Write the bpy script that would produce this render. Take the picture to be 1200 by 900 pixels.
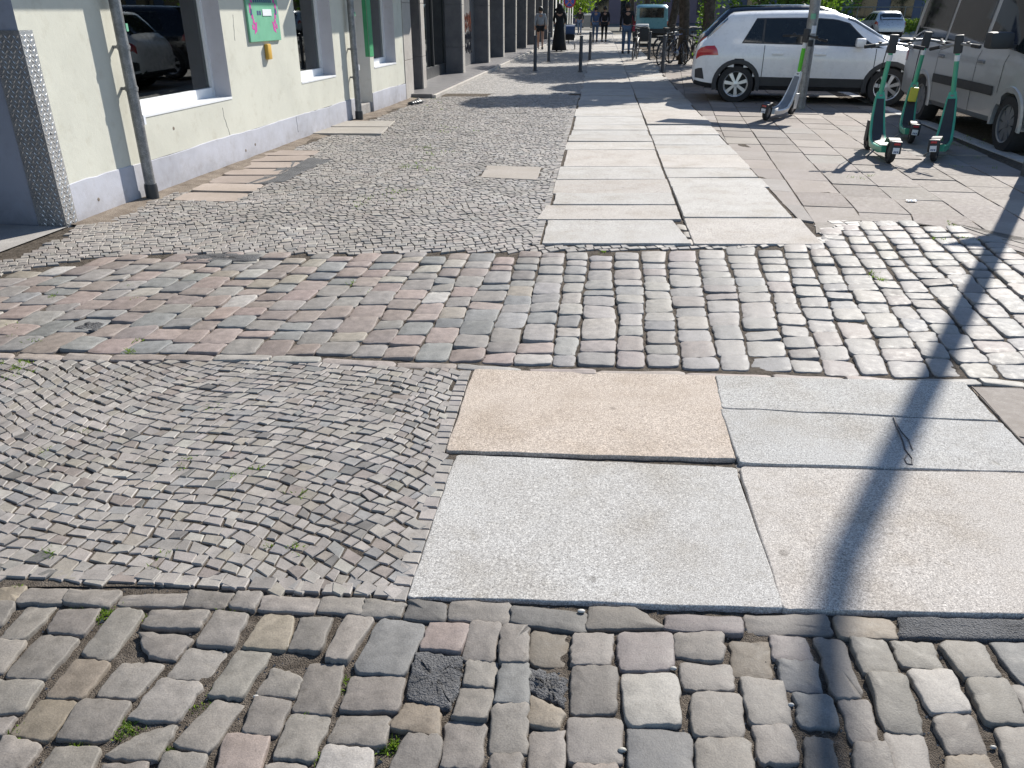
import bpy, bmesh, math, random
import numpy as np
from mathutils import Vector, Matrix, noise as mnoise

for o in list(bpy.data.objects): bpy.data.objects.remove(o)
scn = bpy.context.scene
COL = scn.collection
R = math.radians
rng = random.Random(11)
nrg = np.random.RandomState(5)

# ------------------------------------------------------------------ camera
CAM_H, FPX, HORIZON = 1.55, 920.0, 12.0
PITCH = math.atan2(450 - HORIZON, FPX)
cam_d = bpy.data.cameras.new('camera')
cam_d.sensor_width = 36; cam_d.lens = FPX / 1200 * 36
cam_d.clip_start = 0.05; cam_d.clip_end = 2000
cam = bpy.data.objects.new('camera', cam_d); COL.objects.link(cam)
cam.location = (0, 0, CAM_H); cam.rotation_euler = (math.pi / 2 - PITCH, 0, 0)
scn.camera = cam
# ------------------------------------------------------------------ sky, sun, exposure
SUN_EL, SUN_AZ = R(37), R(34.5)          # azimuth clockwise from +Y
world = bpy.data.worlds.new('World'); scn.world = world; world.use_nodes = True
wn = world.node_tree; wn.nodes.clear()
wo = wn.nodes.new('ShaderNodeOutputWorld'); wb = wn.nodes.new('ShaderNodeBackground')
sk = wn.nodes.new('ShaderNodeTexSky'); sk.sky_type = 'NISHITA'; sk.sun_disc = False
sk.sun_elevation = SUN_EL; sk.sun_rotation = SUN_AZ; sk.air_density = 1.0; sk.dust_density = 0.15; sk.ozone_density = 3.0
wb.inputs['Strength'].default_value = 0.1
wn.links.new(sk.outputs[0], wb.inputs[0]); wn.links.new(wb.outputs[0], wo.inputs[0])
SUNV = Vector((math.sin(SUN_AZ) * math.cos(SUN_EL), math.cos(SUN_AZ) * math.cos(SUN_EL), math.sin(SUN_EL)))
sl = bpy.data.lights.new('sun', 'SUN'); sl.energy = 5.0; sl.angle = R(0.55); sl.color = (1.0, 0.95, 0.87)
so = bpy.data.objects.new('sun', sl); COL.objects.link(so)
so.rotation_euler = (-SUNV).to_track_quat('-Z', 'Y').to_euler(); so.location = SUNV * 40
scn.view_settings.view_transform = 'Standard'; scn.view_settings.look = 'None'
scn.view_settings.gamma = 1; scn.view_settings.use_curve_mapping = False
scn.view_settings.exposure = 0.72

# ------------------------------------------------------------------ helpers
def G(px, py, z=0.0):
    """a point of the ground plane as seen at a spot of the photograph (real metres)"""
    u = (px - 600) / FPX; v = (py - 450) / FPX
    d = (u, math.cos(PITCH) - v * math.sin(PITCH), -(math.sin(PITCH) + v * math.cos(PITCH)))
    t = (z - CAM_H) / d[2]
    return (d[0] * t, d[1] * t)
def GP(pts): return [G(*p) for p in pts]

def tag(o, label=None, cat=None, group=None, kind=None):
    if label: o['label'] = label
    if cat: o['category'] = cat
    if group: o['group'] = group
    if kind: o['kind'] = kind
    return o
def empty(name, loc=(0, 0, 0), rz=0.0, parent=None):
    o = bpy.data.objects.new(name, None); COL.objects.link(o)
    o.location = loc; o.rotation_euler = (0, 0, rz); o.empty_display_size = 0.1
    if parent: o.parent = parent
    return o
def thing(name, label, cat, loc=(0, 0, 0), rz=0.0, group=None):
    return tag(empty(name, loc, rz), label, cat, group)
def obj(name, verts, faces, mat, parent=None, smooth=False, loc=None, col=None, sharp=None):
    me = bpy.data.meshes.new(name); me.from_pydata([tuple(v) for v in verts], [], faces)
    if isinstance(mat, (list, tuple)):
        for m in mat: me.materials.append(m)
    else: me.materials.append(mat)
    if smooth:
        me.polygons.foreach_set('use_smooth', [True] * len(me.polygons))
        if sharp: me.set_sharp_from_angle(angle=R(sharp))
    if col is not None:
        a = me.color_attributes.new('Col', 'FLOAT_COLOR', 'POINT')
        c = np.asarray(col, dtype=np.float32)
        if c.ndim == 1: c = np.tile(c, (len(verts), 1))
        if c.shape[1] == 3: c = np.hstack([c, np.ones((len(c), 1), np.float32)])
        a.data.foreach_set('color', c.ravel())
    me.update()
    o = bpy.data.objects.new(name, me); COL.objects.link(o)
    if loc is not None: o.location = loc
    if parent: o.parent = parent
    return o
def copy_tree(o, parent=None):
    c = o.copy(); COL.objects.link(c)
    if parent: c.parent = parent
    for ch in list(o.children): copy_tree(ch, c)
    return c

class MB:
    def __init__(s): s.v = []; s.f = []
    def add(s, v, f):
        b = len(s.v); s.v += [tuple(p) for p in v]; s.f += [tuple(i + b for i in q) for q in f]; return s
    def box(s, x0, x1, y0, y1, z0, z1):
        v = [(x0,y0,z0),(x1,y0,z0),(x1,y1,z0),(x0,y1,z0),(x0,y0,z1),(x1,y0,z1),(x1,y1,z1),(x0,y1,z1)]
        return s.add(v, [(0,3,2,1),(4,5,6,7),(0,1,5,4),(1,2,6,5),(2,3,7,6),(3,0,4,7)])
    def bevbox(s, x0, x1, y0, y1, z0, z1, b=0.01):
        bm = bmesh.new(); bmesh.ops.create_cube(bm, size=1)
        for v in bm.verts:
            v.co = ((x0+x1)/2 + v.co.x*(x1-x0), (y0+y1)/2 + v.co.y*(y1-y0), (z0+z1)/2 + v.co.z*(z1-z0))
        bmesh.ops.bevel(bm, geom=bm.edges[:], offset=b, segments=2, affect='EDGES', profile=0.6)
        bm.verts.index_update()
        s.add([v.co[:] for v in bm.verts], [[v.index for v in f.verts] for f in bm.faces]); bm.free(); return s
    def tube(s, pts, r, n=8, cap=True):
        pts = [Vector(p) for p in pts]; rs = r if isinstance(r, (list, tuple)) else [r] * len(pts)
        rings = []; b0 = len(s.v); up = None
        for i, p in enumerate(pts):
            t = (pts[min(i+1, len(pts)-1)] - pts[max(i-1, 0)]).normalized()
            if up is None:
                up = Vector((0,0,1)) if abs(t.z) < .9 else Vector((1,0,0))
            a = t.cross(up)
            if a.length < 1e-5: a = t.orthogonal()
            a.normalize(); b = t.cross(a).normalized(); up = -b if False else up
            for k in range(n):
                an = 2*math.pi*k/n
                s.v.append(tuple(p + (a*math.cos(an) + b*math.sin(an)) * rs[i]))
        for i in range(len(pts)-1):
            for k in range(n):
                k2 = (k+1) % n
                s.f.append((b0+i*n+k, b0+i*n+k2, b0+(i+1)*n+k2, b0+(i+1)*n+k))
        if cap:
            s.f.append(tuple(b0+k for k in range(n))[::-1]); e = b0+(len(pts)-1)*n
            s.f.append(tuple(e+k for k in range(n)))
        return s
    def lathe(s, prof, n=24, axis='y', center=(0,0,0), closed=False):
        """prof: (radius, offset along axis)"""
        b0 = len(s.v); m = len(prof)
        for k in range(n):
            a = 2*math.pi*k/n; c, d = math.cos(a), math.sin(a)
            for r, h in prof:
                if axis == 'y': p = (r*c, h, r*d)
                elif axis == 'x': p = (h, r*c, r*d)
                else: p = (r*c, r*d, h)
                s.v.append((p[0]+center[0], p[1]+center[1], p[2]+center[2]))
        for k in range(n):
            k2 = (k+1) % n
            for j in range(m if closed else m-1):
                j2 = (j+1) % m
                s.f.append((b0+k*m+j, b0+k2*m+j, b0+k2*m+j2, b0+k*m+j2))
        return s
    def prism(s, poly, h0, h1, axis='z'):
        """extrude a 2-D polygon; axis z: (x,y), axis y: (x,z)"""
        n = len(poly); b0 = len(s.v)
        for h in (h0, h1):
            for p in poly:
                s.v.append((p[0], p[1], h) if axis == 'z' else ((p[0], h, p[1]) if axis == 'y' else (h, p[0], p[1])))
        s.f.append(tuple(b0+i for i in range(n))[::-1]); s.f.append(tuple(b0+n+i for i in range(n)))
        for i in range(n):
            j = (i+1) % n; s.f.append((b0+i, b0+j, b0+n+j, b0+n+i))
        return s
    def build(s, name, mat, parent=None, smooth=False, loc=None, sharp=None, col=None, fix=True):
        o = obj(name, s.v, s.f, mat, parent, smooth, loc, col, None)
        if fix:
            bm = bmesh.new(); bm.from_mesh(o.data); bmesh.ops.recalc_face_normals(bm, faces=bm.faces[:]); bm.to_mesh(o.data); bm.free()
        if smooth and sharp: o.data.set_sharp_from_angle(angle=R(sharp))
        return o

def hgt(x, y):
    """gentle unevenness of the old paving"""
    return (0.004*math.sin(1.7*x+0.6)*math.sin(1.3*y+1.0) + 0.002*math.sin(3.1*x-2.0*y+.4) + 0.001*math.sin(5.3*x+4.1*y))
def hgt_np(x, y):
    return (0.004*np.sin(1.7*x+0.6)*np.sin(1.3*y+1.0) + 0.002*np.sin(3.1*x-2.0*y+.4) + 0.001*np.sin(5.3*x+4.1*y))
def inpoly(poly, x, y):
    c = False; n = len(poly); j = n-1
    for i in range(n):
        xi, yi = poly[i]; xj, yj = poly[j]
        if (yi > y) != (yj > y) and x < (xj-xi)*(y-yi)/(yj-yi)+xi: c = not c
        j = i
    return c

# ------------------------------------------------------------------ materials
def new_mat(name):
    m = bpy.data.materials.new(name); m.use_nodes = True
    nt = m.node_tree; b = nt.nodes['Principled BSDF']
    return m, nt, b
def nd(nt, t, **kw):
    n = nt.nodes.new(t)
    for k, v in kw.items():
        if k in n.inputs: n.inputs[k].default_value = v
        else: setattr(n, k, v)
    return n
def ramp(nt, src, stops):
    r = nt.nodes.new('ShaderNodeValToRGB'); e = r.color_ramp.elements
    while len(e) < len(stops): e.new(0.5)
    for i, (p, c) in enumerate(stops):
        e[i].position = p; e[i].color = (*c, 1) if len(c) == 3 else c
    nt.links.new(src, r.inputs[0]); return r
def mixc(nt, fac, a, b, blend='MIX'):
    m = nt.nodes.new('ShaderNodeMix'); m.data_type = 'RGBA'; m.blend_type = blend
    for s, v in ((0, fac), (6, a), (7, b)):
        if hasattr(v, 'is_linked') or hasattr(v, 'links'): nt.links.new(v, m.inputs[s])
        elif s == 0: m.inputs[0].default_value = v
        else: m.inputs[s].default_value = (*v, 1) if len(v) == 3 else v
    return m.outputs[2]
def bump(nt, b, src, strength=0.3, dist=0.01, prev=None):
    n = nt.nodes.new('ShaderNodeBump'); n.inputs['Strength'].default_value = strength; n.inputs['Distance'].default_value = dist
    nt.links.new(src, n.inputs['Height'])
    if prev: nt.links.new(prev, n.inputs['Normal'])
    nt.links.new(n.outputs[0], b.inputs['Normal']); return n.outputs[0]
def wpos(nt):
    return nt.nodes.new('ShaderNodeNewGeometry').outputs['Position']
def noise_tex(nt, scale, detail=3, rough=.55, vec=None):
    n = nd(nt, 'ShaderNodeTexNoise', Scale=scale, Detail=detail, Roughness=rough)
    nt.links.new(vec if vec is not None else wpos(nt), n.inputs['Vector']); return n

def mat_stone(name, rough=0.55, grain=180, vary=.35, bumpd=.004, spec=.4):
    m, nt, b = new_mat(name)
    at = nd(nt, 'ShaderNodeAttribute', attribute_name='Col')
    n1 = noise_tex(nt, 22, 5, .62); n2 = noise_tex(nt, grain, 2, .6); n3 = noise_tex(nt, 2.2, 3)
    r1 = ramp(nt, n1.outputs['Fac'], [(.25, (1-vary,)*3), (.75, (1+vary*.55,)*3)])
    c = mixc(nt, 1.0, at.outputs['Color'], r1.outputs[0], 'MULTIPLY')
    r2 = ramp(nt, n2.outputs['Fac'], [(.3, (.78,.78,.79)), (.7, (1.18,1.17,1.15))])
    c = mixc(nt, .8, c, r2.outputs[0], 'MULTIPLY')
    r3 = ramp(nt, n3.outputs['Fac'], [(.35, (.88,.86,.83)), (.65, (1.06,1.05,1.05))])
    c = mixc(nt, .8, c, r3.outputs[0], 'MULTIPLY')
    n6 = noise_tex(nt, 60, 4, .7); r6 = ramp(nt, n6.outputs['Fac'], [(.3, (.62,.6,.57)), (.42, (1,1,1))]); c = mixc(nt, .55, c, r6.outputs[0], 'MULTIPLY')
    nt.links.new(c, b.inputs['Base Color'])
    rr = ramp(nt, n1.outputs['Fac'], [(.3, (rough-.1,)*3), (.7, (rough+.14,)*3)]); nt.links.new(rr.outputs[0], b.inputs['Roughness'])
    b.inputs['Specular IOR Level'].default_value = spec
    p = bump(nt, b, n1.outputs['Fac'], .5, bumpd); bump(nt, b, n2.outputs['Fac'], .4, bumpd*.4, p)
    return m
def mat_granite(name):
    m, nt, b = new_mat(name)
    at = nd(nt, 'ShaderNodeAttribute', attribute_name='Col')
    n = noise_tex(nt, 210, 3, .75); n2 = noise_tex(nt, 3.0, 5, .6); n3 = noise_tex(nt, 95, 2, .6); n4 = noise_tex(nt, 14, 4, .65)
    r = ramp(nt, n.outputs['Fac'], [(.32, (.26,.26,.28)), (.43, (.78,.77,.76)), (.55, (1.02,1.02,1.02)), (.66, (1.6,1.58,1.54))])
    c = mixc(nt, 1, at.outputs['Color'], r.outputs[0], 'MULTIPLY')
    r3 = ramp(nt, n3.outputs['Fac'], [(.3, (.78,.77,.76)), (.7, (1.16,1.16,1.15))]); c = mixc(nt, .85, c, r3.outputs[0], 'MULTIPLY')
    r2 = ramp(nt, n2.outputs['Fac'], [(.32, (.84,.81,.77)), (.5,(.98,.97,.96)), (.7, (1.06,1.06,1.06))]); c = mixc(nt, .9, c, r2.outputs[0], 'MULTIPLY')
    r4 = ramp(nt, n4.outputs['Fac'], [(.28, (.76,.74,.7)), (.42, (1,1,1))]); c = mixc(nt, .6, c, r4.outputs[0], 'MULTIPLY')
    # trodden gum, rust and drip stains
    vo = nd(nt, 'ShaderNodeTexVoronoi', Scale=3.1); vo.feature = 'F1'; nt.links.new(wpos(nt), vo.inputs['Vector'])
    rg = ramp(nt, vo.outputs['Distance'], [(.035, (.55,.54,.53)), (.06, (1,1,1))]); c = mixc(nt, .7, c, rg.outputs[0], 'MULTIPLY')
    n5 = noise_tex(nt, 1.1, 6, .7); r5 = ramp(nt, n5.outputs['Fac'], [(.52, (1,1,1)), (.62, (.95,.93,.9)), (.72, (.88,.85,.81))]); c = mixc(nt, .7, c, r5.outputs[0], 'MULTIPLY')
    nt.links.new(c, b.inputs['Base Color']); b.inputs['Roughness'].default_value = .8; b.inputs['Specular IOR Level'].default_value = .2
    p = bump(nt, b, n.outputs['Fac'], .5, .0025); bump(nt, b, n4.outputs['Fac'], .3, .004, p)
    return m
def mat_noise(name, c0, c1, scale=8, rough=.8, bs=.3, bd=.01, detail=5, fine=None, spec=.3, metallic=0.0):
    m, nt, b = new_mat(name)
    n = noise_tex(nt, scale, detail, .6)
    r = ramp(nt, n.outputs['Fac'], [(.3, c0), (.7, c1)]); c = r.outputs[0]
    if fine:
        f = noise_tex(nt, fine, 2, .6); rf = ramp(nt, f.outputs['Fac'], [(.3, (.72,)*3), (.7, (1.25,)*3)])
        c = mixc(nt, 1, c, rf.outputs[0], 'MULTIPLY')
    nt.links.new(c, b.inputs['Base Color']); b.inputs['Roughness'].default_value = rough
    b.inputs['Specular IOR Level'].default_value = spec; b.inputs['Metallic'].default_value = metallic
    if bs: bump(nt, b, (f if fine else n).outputs['Fac'], bs, bd)
    return m
def mat_plain(name, c, rough=.5, metallic=0, spec=.5, coat=0, var=.12, scale=9):
    m, nt, b = new_mat(name)
    n = noise_tex(nt, scale, 4, .6)
    lo = tuple(x*(1-var) for x in c); hi = tuple(min(1, x*(1+var)) for x in c)
    r = ramp(nt, n.outputs['Fac'], [(.3, lo), (.7, hi)]); nt.links.new(r.outputs[0], b.inputs['Base Color'])
    rr = ramp(nt, n.outputs['Fac'], [(.3, (max(.02, rough-.06),)*3), (.7, (min(1, rough+.08),)*3)]); nt.links.new(rr.outputs[0], b.inputs['Roughness'])
    b.inputs['Metallic'].default_value = metallic
    b.inputs['Specular IOR Level'].default_value = spec; b.inputs['Coat Weight'].default_value = coat; b.inputs['Coat Roughness'].default_value = .06
    return m
def mat_glass(name, tint=(.55,.62,.62), dark=.75):
    """window glass: part see-through, mirror by Fresnel"""
    m, nt, b = new_mat(name); nt.nodes.remove(b)
    out = [n for n in nt.nodes if n.type == 'OUTPUT_MATERIAL'][0]
    tr = nd(nt, 'ShaderNodeBsdfTransparent'); tr.inputs[0].default_value = (*[x*dark for x in tint], 1)
    gl = nd(nt, 'ShaderNodeBsdfGlossy'); gl.inputs['Roughness'].default_value = .015; gl.inputs[0].default_value = (.9,.95,.95,1)
    fr = nd(nt, 'ShaderNodeFresnel'); fr.inputs[0].default_value = 2.0
    mx = nd(nt, 'ShaderNodeMixShader')
    nt.links.new(fr.outputs[0], mx.inputs[0]); nt.links.new(tr.outputs[0], mx.inputs[1]); nt.links.new(gl.outputs[0], mx.inputs[2])
    nt.links.new(mx.outputs[0], out.inputs[0]); return m
def mat_leaf(name, c0, c1):
    m, nt, b = new_mat(name)
    at = nd(nt, 'ShaderNodeAttribute', attribute_name='Col')
    sep = nd(nt, 'ShaderNodeSeparateColor'); nt.links.new(at.outputs['Color'], sep.inputs[0])
    r = ramp(nt, sep.outputs[0], [(0, c0), (1, c1)])
    nt.links.new(r.outputs[0], b.inputs['Base Color']); b.inputs['Roughness'].default_value = .55; b.inputs['Specular IOR Level'].default_value = .3
    tl = nd(nt, 'ShaderNodeBsdfTranslucent'); nt.links.new(mixc(nt, 1, r.outputs[0], (1.5,1.7,.6), 'MULTIPLY'), tl.inputs[0])
    mx = nd(nt, 'ShaderNodeMixShader'); mx.inputs[0].default_value = .42
    out = [n for n in nt.nodes if n.type == 'OUTPUT_MATERIAL'][0]
    nt.links.new(b.outputs[0], mx.inputs[1]); nt.links.new(tl.outputs[0], mx.inputs[2]); nt.links.new(mx.outputs[0], out.inputs[0])
    return m

M = {}
M['cobble'] = mat_stone('cobble_stone', .6, 230, .32, .0036, .22)
M['mosaic'] = mat_stone('mosaic_stone', .6, 260, .22, .002, .4)
M['paver'] = mat_stone('concrete_paver', .8, 320, .16, .0012, .25)
M['granite'] = mat_granite('granite')
M['soil'] = mat_noise('joint_soil', (.075,.062,.05), (.2,.17,.14), 35, .95, 1.0, .02, 5, 260, .1)
M['asphalt'] = mat_noise('asphalt', (.08,.08,.083), (.14,.14,.142), 5, .85, 1.0, .012, 5, 190, .3)
M['road'] = mat_noise('road_asphalt', (.045,.045,.047), (.075,.074,.074), 1.2, .8, .5, .006, 5, 120, .3)
M['brown_ground'] = mat_noise('dusty_ground', (.13,.105,.085), (.26,.22,.18), 6, .95, .6, .012, 5, 150, .1)
M['ground'] = mat_noise('ground_dirt', (.09,.085,.075), (.16,.15,.13), .7, .95, .3, .01)
M['concrete'] = mat_noise('concrete', (.27,.255,.24), (.38,.365,.345), 4, .85, .35, .003, 6, 210, .25)
M['kerb'] = mat_noise('kerb_granite', (.36,.355,.35), (.5,.49,.475), 6, .75, .4, .003, 5, 240, .3)
M['leaf'] = mat_leaf('leaf_green', (.035,.075,.018), (.13,.2,.045))
M['leaf_pale'] = mat_leaf('leaf_pale_green', (.09,.15,.03), (.24,.32,.07))
M['grass'] = mat_leaf('weed_green', (.07,.12,.02), (.2,.27,.06))
M['bark'] = mat_noise('bark', (.05,.042,.034), (.13,.11,.09), 9, .9, .9, .03, 6, 60, .1)
# ================================================================== GROUND AND PAVING
def structure(name, label=None):
    return tag(empty(name), label, None, None, 'structure')
# the ground reaches to the horizon
gr = MB().add([(-700,-60,-.14),(700,-60,-.14),(700,1200,-.14),(-700,1200,-.14)], [(0,1,2,3)]).build('ground', M['ground'], fix=False)
tag(gr, None, None, None, 'structure')

S_ANG = R(6.5); SV = Vector((math.sin(S_ANG), math.cos(S_ANG), 0)); SN = Vector((math.cos(S_ANG), -math.sin(S_ANG), 0))

def bed_grid(name, parent, x0, x1, y0, y1, step, mat, z=-.018, amp=.008):
    nx = max(2, int((x1-x0)/step)); ny = max(2, int((y1-y0)/step))
    xs = np.linspace(x0, x1, nx+1); ys = np.linspace(y0, y1, ny+1)
    X, Y = np.meshgrid(xs, ys); Z = z + hgt_np(X, Y)
    if amp:
        rn = np.random.RandomState(int(abs(x0*100)+abs(y0*1000)) % 9999)
        # fixed edges so that neighbouring beds join
        K = rn.rand(*Z.shape); K[:, 0] = .5; K[:, -1] = .5; K[0] = .5; K[-1] = .5
        big = np.sin(X*23+Y*9+1)*np.sin(Y*19-X*5)*.5
        Z = Z + (K-.5)*amp*1.2 + big*amp*.6
    v = np.stack([X.ravel(), Y.ravel(), Z.ravel()], 1)
    i = np.arange((nx+1)*(ny+1)).reshape(ny+1, nx+1)
    f = np.stack([i[:-1,:-1].ravel(), i[:-1,1:].ravel(), i[1:,1:].ravel(), i[1:,:-1].ravel()], 1)
    return obj(name, v.tolist(), f.tolist(), mat, parent, True)

def jit(c, k=.06):
    g = 1 + rng.gauss(0, k); return tuple(max(.02, x*g*w_*(1+rng.gauss(0, k*.12))) for x, w_ in zip(c, (1.035, 1.0, .95)))
def desat(c, k=.45):
    l = sum(c)/3; return tuple(l+(x-l)*k for x in c)
def pick(pal):
    t = rng.random()*sum(w for w, _ in pal)
    for w, c in pal:
        t -= w
        if t <= 0: return jit(desat(c))
    return jit(pal[-1][1])

EDGE_T = [0, .012, .03, .06, .12, .2, .3, .4, .5, .6, .7, .8, .88, .94, .97, .988]
def stone(name, quad, parent, mat, col, ztop=0.0, depth=.07, rim=.012, dome=.004, per=4, rnd=2, rough=.003, tilt=.006, label=None, flat=False, grow=0):
    """one paving stone: a worn block with rounded shoulders, from its four corners on the ground"""
    q = [Vector((p[0], p[1])) for p in quad]
    if grow:
        c = sum(q, Vector((0, 0)))/4; q = [p + (p-c).normalized()*grow for p in q]
    out = []
    for a in range(4):
        p0, p1 = q[a], q[(a+1) % 4]
        for k in (EDGE_T if flat and per > 8 else [j/per for j in range(per)]): out.append(p0.lerp(p1, k))
    n = len(out)
    for _ in range(rnd):
        out = [(out[i-1] + out[i]*2 + out[(i+1) % n])/4 for i in range(n)]
    if flat and per > 8:
        out = [p + Vector((mnoise.noise((p.x*9, p.y*9, 3.1)), mnoise.noise((p.x*9, p.y*9, 9.7))))*.007 + Vector((mnoise.noise((p.x*40, p.y*40, 3.1)), mnoise.noise((p.x*40, p.y*40, 9.7))))*.003 for p in out]
    if rnd and not flat:
        lo = [Vector((mnoise.noise((p.x*14, p.y*14, 3.1)), mnoise.noise((p.x*14, p.y*14, 9.7)))) for p in out]
        out = [p + w*min(.007, rough*2) for p, w in zip(out, lo)]
    out = [p + Vector((rng.gauss(0, rough), rng.gauss(0, rough))) for p in out]
    c = sum(out, Vector((0, 0)))/n
    tx, ty = rng.gauss(0, tilt), rng.gauss(0, tilt)
    size = max((p-c).length for p in out)
    base = hgt(c.x, c.y) + ztop
    verts = []; faces = []
    def ring(inset, z, zj=0):
        for p in out:
            d = p-c; L = d.length
            r = d*max(.05, (1-inset/L)) if inset < 1 else d*(inset-1)
            verts.append((r.x, r.y, z + (0 if flat else zj)*rng.gauss(0, 1) + (tx*r.x + ty*r.y)/max(size, .01)))
    ring(-.003, -depth); ring(0, -rim*1.1); ring(rim*.4, -rim*.32, rough*.12); ring(rim*1.1, -.0002*(0 if flat else 3), rough*.18)
    if not flat:
        ring(1.5, dome*.7, rough*.15)
    nr = len(verts)//n
    if not flat: verts.append((0, 0, dome + rng.gauss(0, rough*.12)))
    for r in range(nr-1):
        for k in range(n):
            k2 = (k+1) % n; faces.append((r*n+k, r*n+k2, (r+1)*n+k2, (r+1)*n+k))
    e = (nr-1)*n
    if flat: faces.append(tuple(range(e, e+n)))
    else:
        for k in range(n): faces.append((e+k, e+(k+1) % n, len(verts)-1))
    # orientation
    A = sum(out[i].x*out[(i+1) % n].y - out[(i+1) % n].x*out[i].y for i in range(n))
    if A < 0: faces = [f[::-1] for f in faces]
    o = obj(name, verts, faces, mat, parent, True, (c.x, c.y, base), col, None)
    if flat: o.data.polygons[len(o.data.polygons)-1].use_smooth = False
    if label: o['label'] = label
    return o

# ---- foreground strip of big cobbles, corner by corner
GY, TAN, PNK, BLU, WHT, DRK, PUR, BRN = (.25,.232,.216), (.28,.24,.185), (.285,.235,.215), (.205,.213,.225), (.38,.375,.36), (.165,.16,.157), (.25,.228,.23), (.2,.17,.135)
GR2 = (.27,.255,.235)
C1 = [
 ((0,62),(112,62),(75,132),(-25,134),TAN),((130,72),(315,74),(275,142),(78,140),GY),((325,78),(560,85),(490,157),(292,138),GR2),((570,98),(855,102),(830,165),(535,152),GR2),
 ((880,92),(1065,100),(1015,163),(842,158),GR2),((1095,92),(1200,98),(1160,175),(1050,160),GY),
 ((-60,140),(72,140),(0,235),(-120,240),GY),((130,148),(258,150),(110,306),(0,303),GR2),((270,172),(455,170),(375,285),(215,268),GY),((535,178),(660,195),(505,398),(370,375),GR2),
 ((700,185),(960,180),(900,265),(660,258),GY),((640,285),(880,298),(800,402),(690,385),GY),((990,185),(1130,200),(1060,345),(900,325),GY),
 ((-60,310),(112,318),(0,455),(-150,440),GR2),((180,288),(358,305),(200,490),(15,470),GY),((350,408),(510,418),(380,572),(215,570),TAN),((560,415),(750,425),(620,575),(445,565),GR2),
 ((870,350),(1035,365),(950,485),(765,485),GR2),((1090,360),(1240,370),(1110,578),(955,560),GR2),
 ((-30,490),(195,500),(95,640),(-100,635),GR2),((185,583),(345,595),(215,768),(48,740),TAN),((375,592),(595,595),(490,765),(250,765),GY),((740,495),(925,515),(810,682),(590,670),GR2),
 ((985,588),(1110,610),(960,828),(800,790),GY),((-50,655),(62,660),(0,745),(-100,745),GY),((20,762),(182,785),(100,905),(-60,900),GY),((255,808),(450,812),(390,960),(150,960),GY),
 ((640,745),(805,705),(715,862),(465,848),GY),((770,832),(945,840),(900,960),(700,950),GY),((1040,745),(1235,760),(1170,960),(985,950),PNK),((480,885),(670,880),(650,990),(450,990),GY),
]
C2 = [
 ((40,195),(170,205),(140,355),(-60,345),TAN),
 ((40,108),(292,122),(255,190),(20,178),GR2),((310,115),(492,120),(475,190),(285,182),GR2),((510,125),(680,148),(655,203),(480,195),GR2),((705,130),(870,145),(855,220),(685,212),DRK),((900,138),(1165,145),(1160,240),(890,215),GY),
 ((205,208),(350,212),(290,362),(152,352),GY),((415,200),(540,212),(425,410),(315,405),GY),((565,212),(775,238),(680,472),(455,455),BLU),((800,225),(975,235),(935,365),(755,350),PNK),
 ((985,232),(1120,240),(1085,400),(945,395),GY),((1130,245),(1250,248),(1248,412),(1110,408),GY),
 ((80,445),(212,490),(165,570),(0,560),GY),((245,425),(405,430),(345,645),(160,630),GY),((440,475),(680,482),(640,638),(390,632),GY),((970,402),(1110,410),(1085,522),(955,512),GR2),
 ((945,524),(1085,534),(1055,675),(900,670),GR2),((1130,422),(1255,420),(1250,605),(1090,598),BLU),((0,575),(155,590),(95,745),(-60,740),GY),((160,648),(340,660),(260,868),(80,862),GR2),
 ((395,655),(610,665),(580,800),(330,780),GY),((690,600),(840,615),(835,755),(620,710),TAN),((880,680),(1050,685),(1025,895),(845,885),GY),((1090,615),(1248,615),(1235,828),(1070,825),GR2),
 ((320,800),(535,815),(520,990),(240,990),WHT),((690,755),(845,765),(800,990),(560,990),GY),((1080,838),(1215,840),(1190,990),(1050,990),GY),((60,885),(225,885),(215,990),(40,990),GY),
]
C3 = [
 ((5,160),(340,185),(330,272),(5,240),DRK),((362,162),(560,165),(700,255),(345,258),GY),((715,190),(1050,210),(1045,285),(705,262),PUR),((1075,190),(1435,197),(1465,283),(1088,275),GY),
 ((95,275),(262,285),(250,425),(85,420),BRN),((285,280),(465,285),(450,425),(275,420),GY),((490,280),(738,272),(740,440),(500,452),PUR),((750,280),(960,285),(965,410),(755,385),GY),((1005,320),(1178,312),(1195,480),(1015,470),BRN),
 ((280,435),(480,440),(470,645),(265,640),GY),((505,470),(755,465),(775,700),(530,700),WHT),((780,420),(1000,425),(1020,540),(785,535),GY),((1050,490),(1240,500),(1288,695),(1090,690),GR2),
 ((90,560),(235,640),(210,720),(80,690),TAN),((90,725),(240,730),(235,990),(70,990),GY),((260,665),(500,672),(495,880),(260,870),GY),((825,560),(1045,560),(1065,755),(830,750),GY),
 ((535,725),(820,735),(830,990),(540,990),BLU),((850,765),(1080,770),(1120,990),(855,990),GY),((1105,705),(1270,705),(1320,880),(1140,872),GR2),((290,890),(480,885),(480,990),(280,990),PNK),
]
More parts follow.
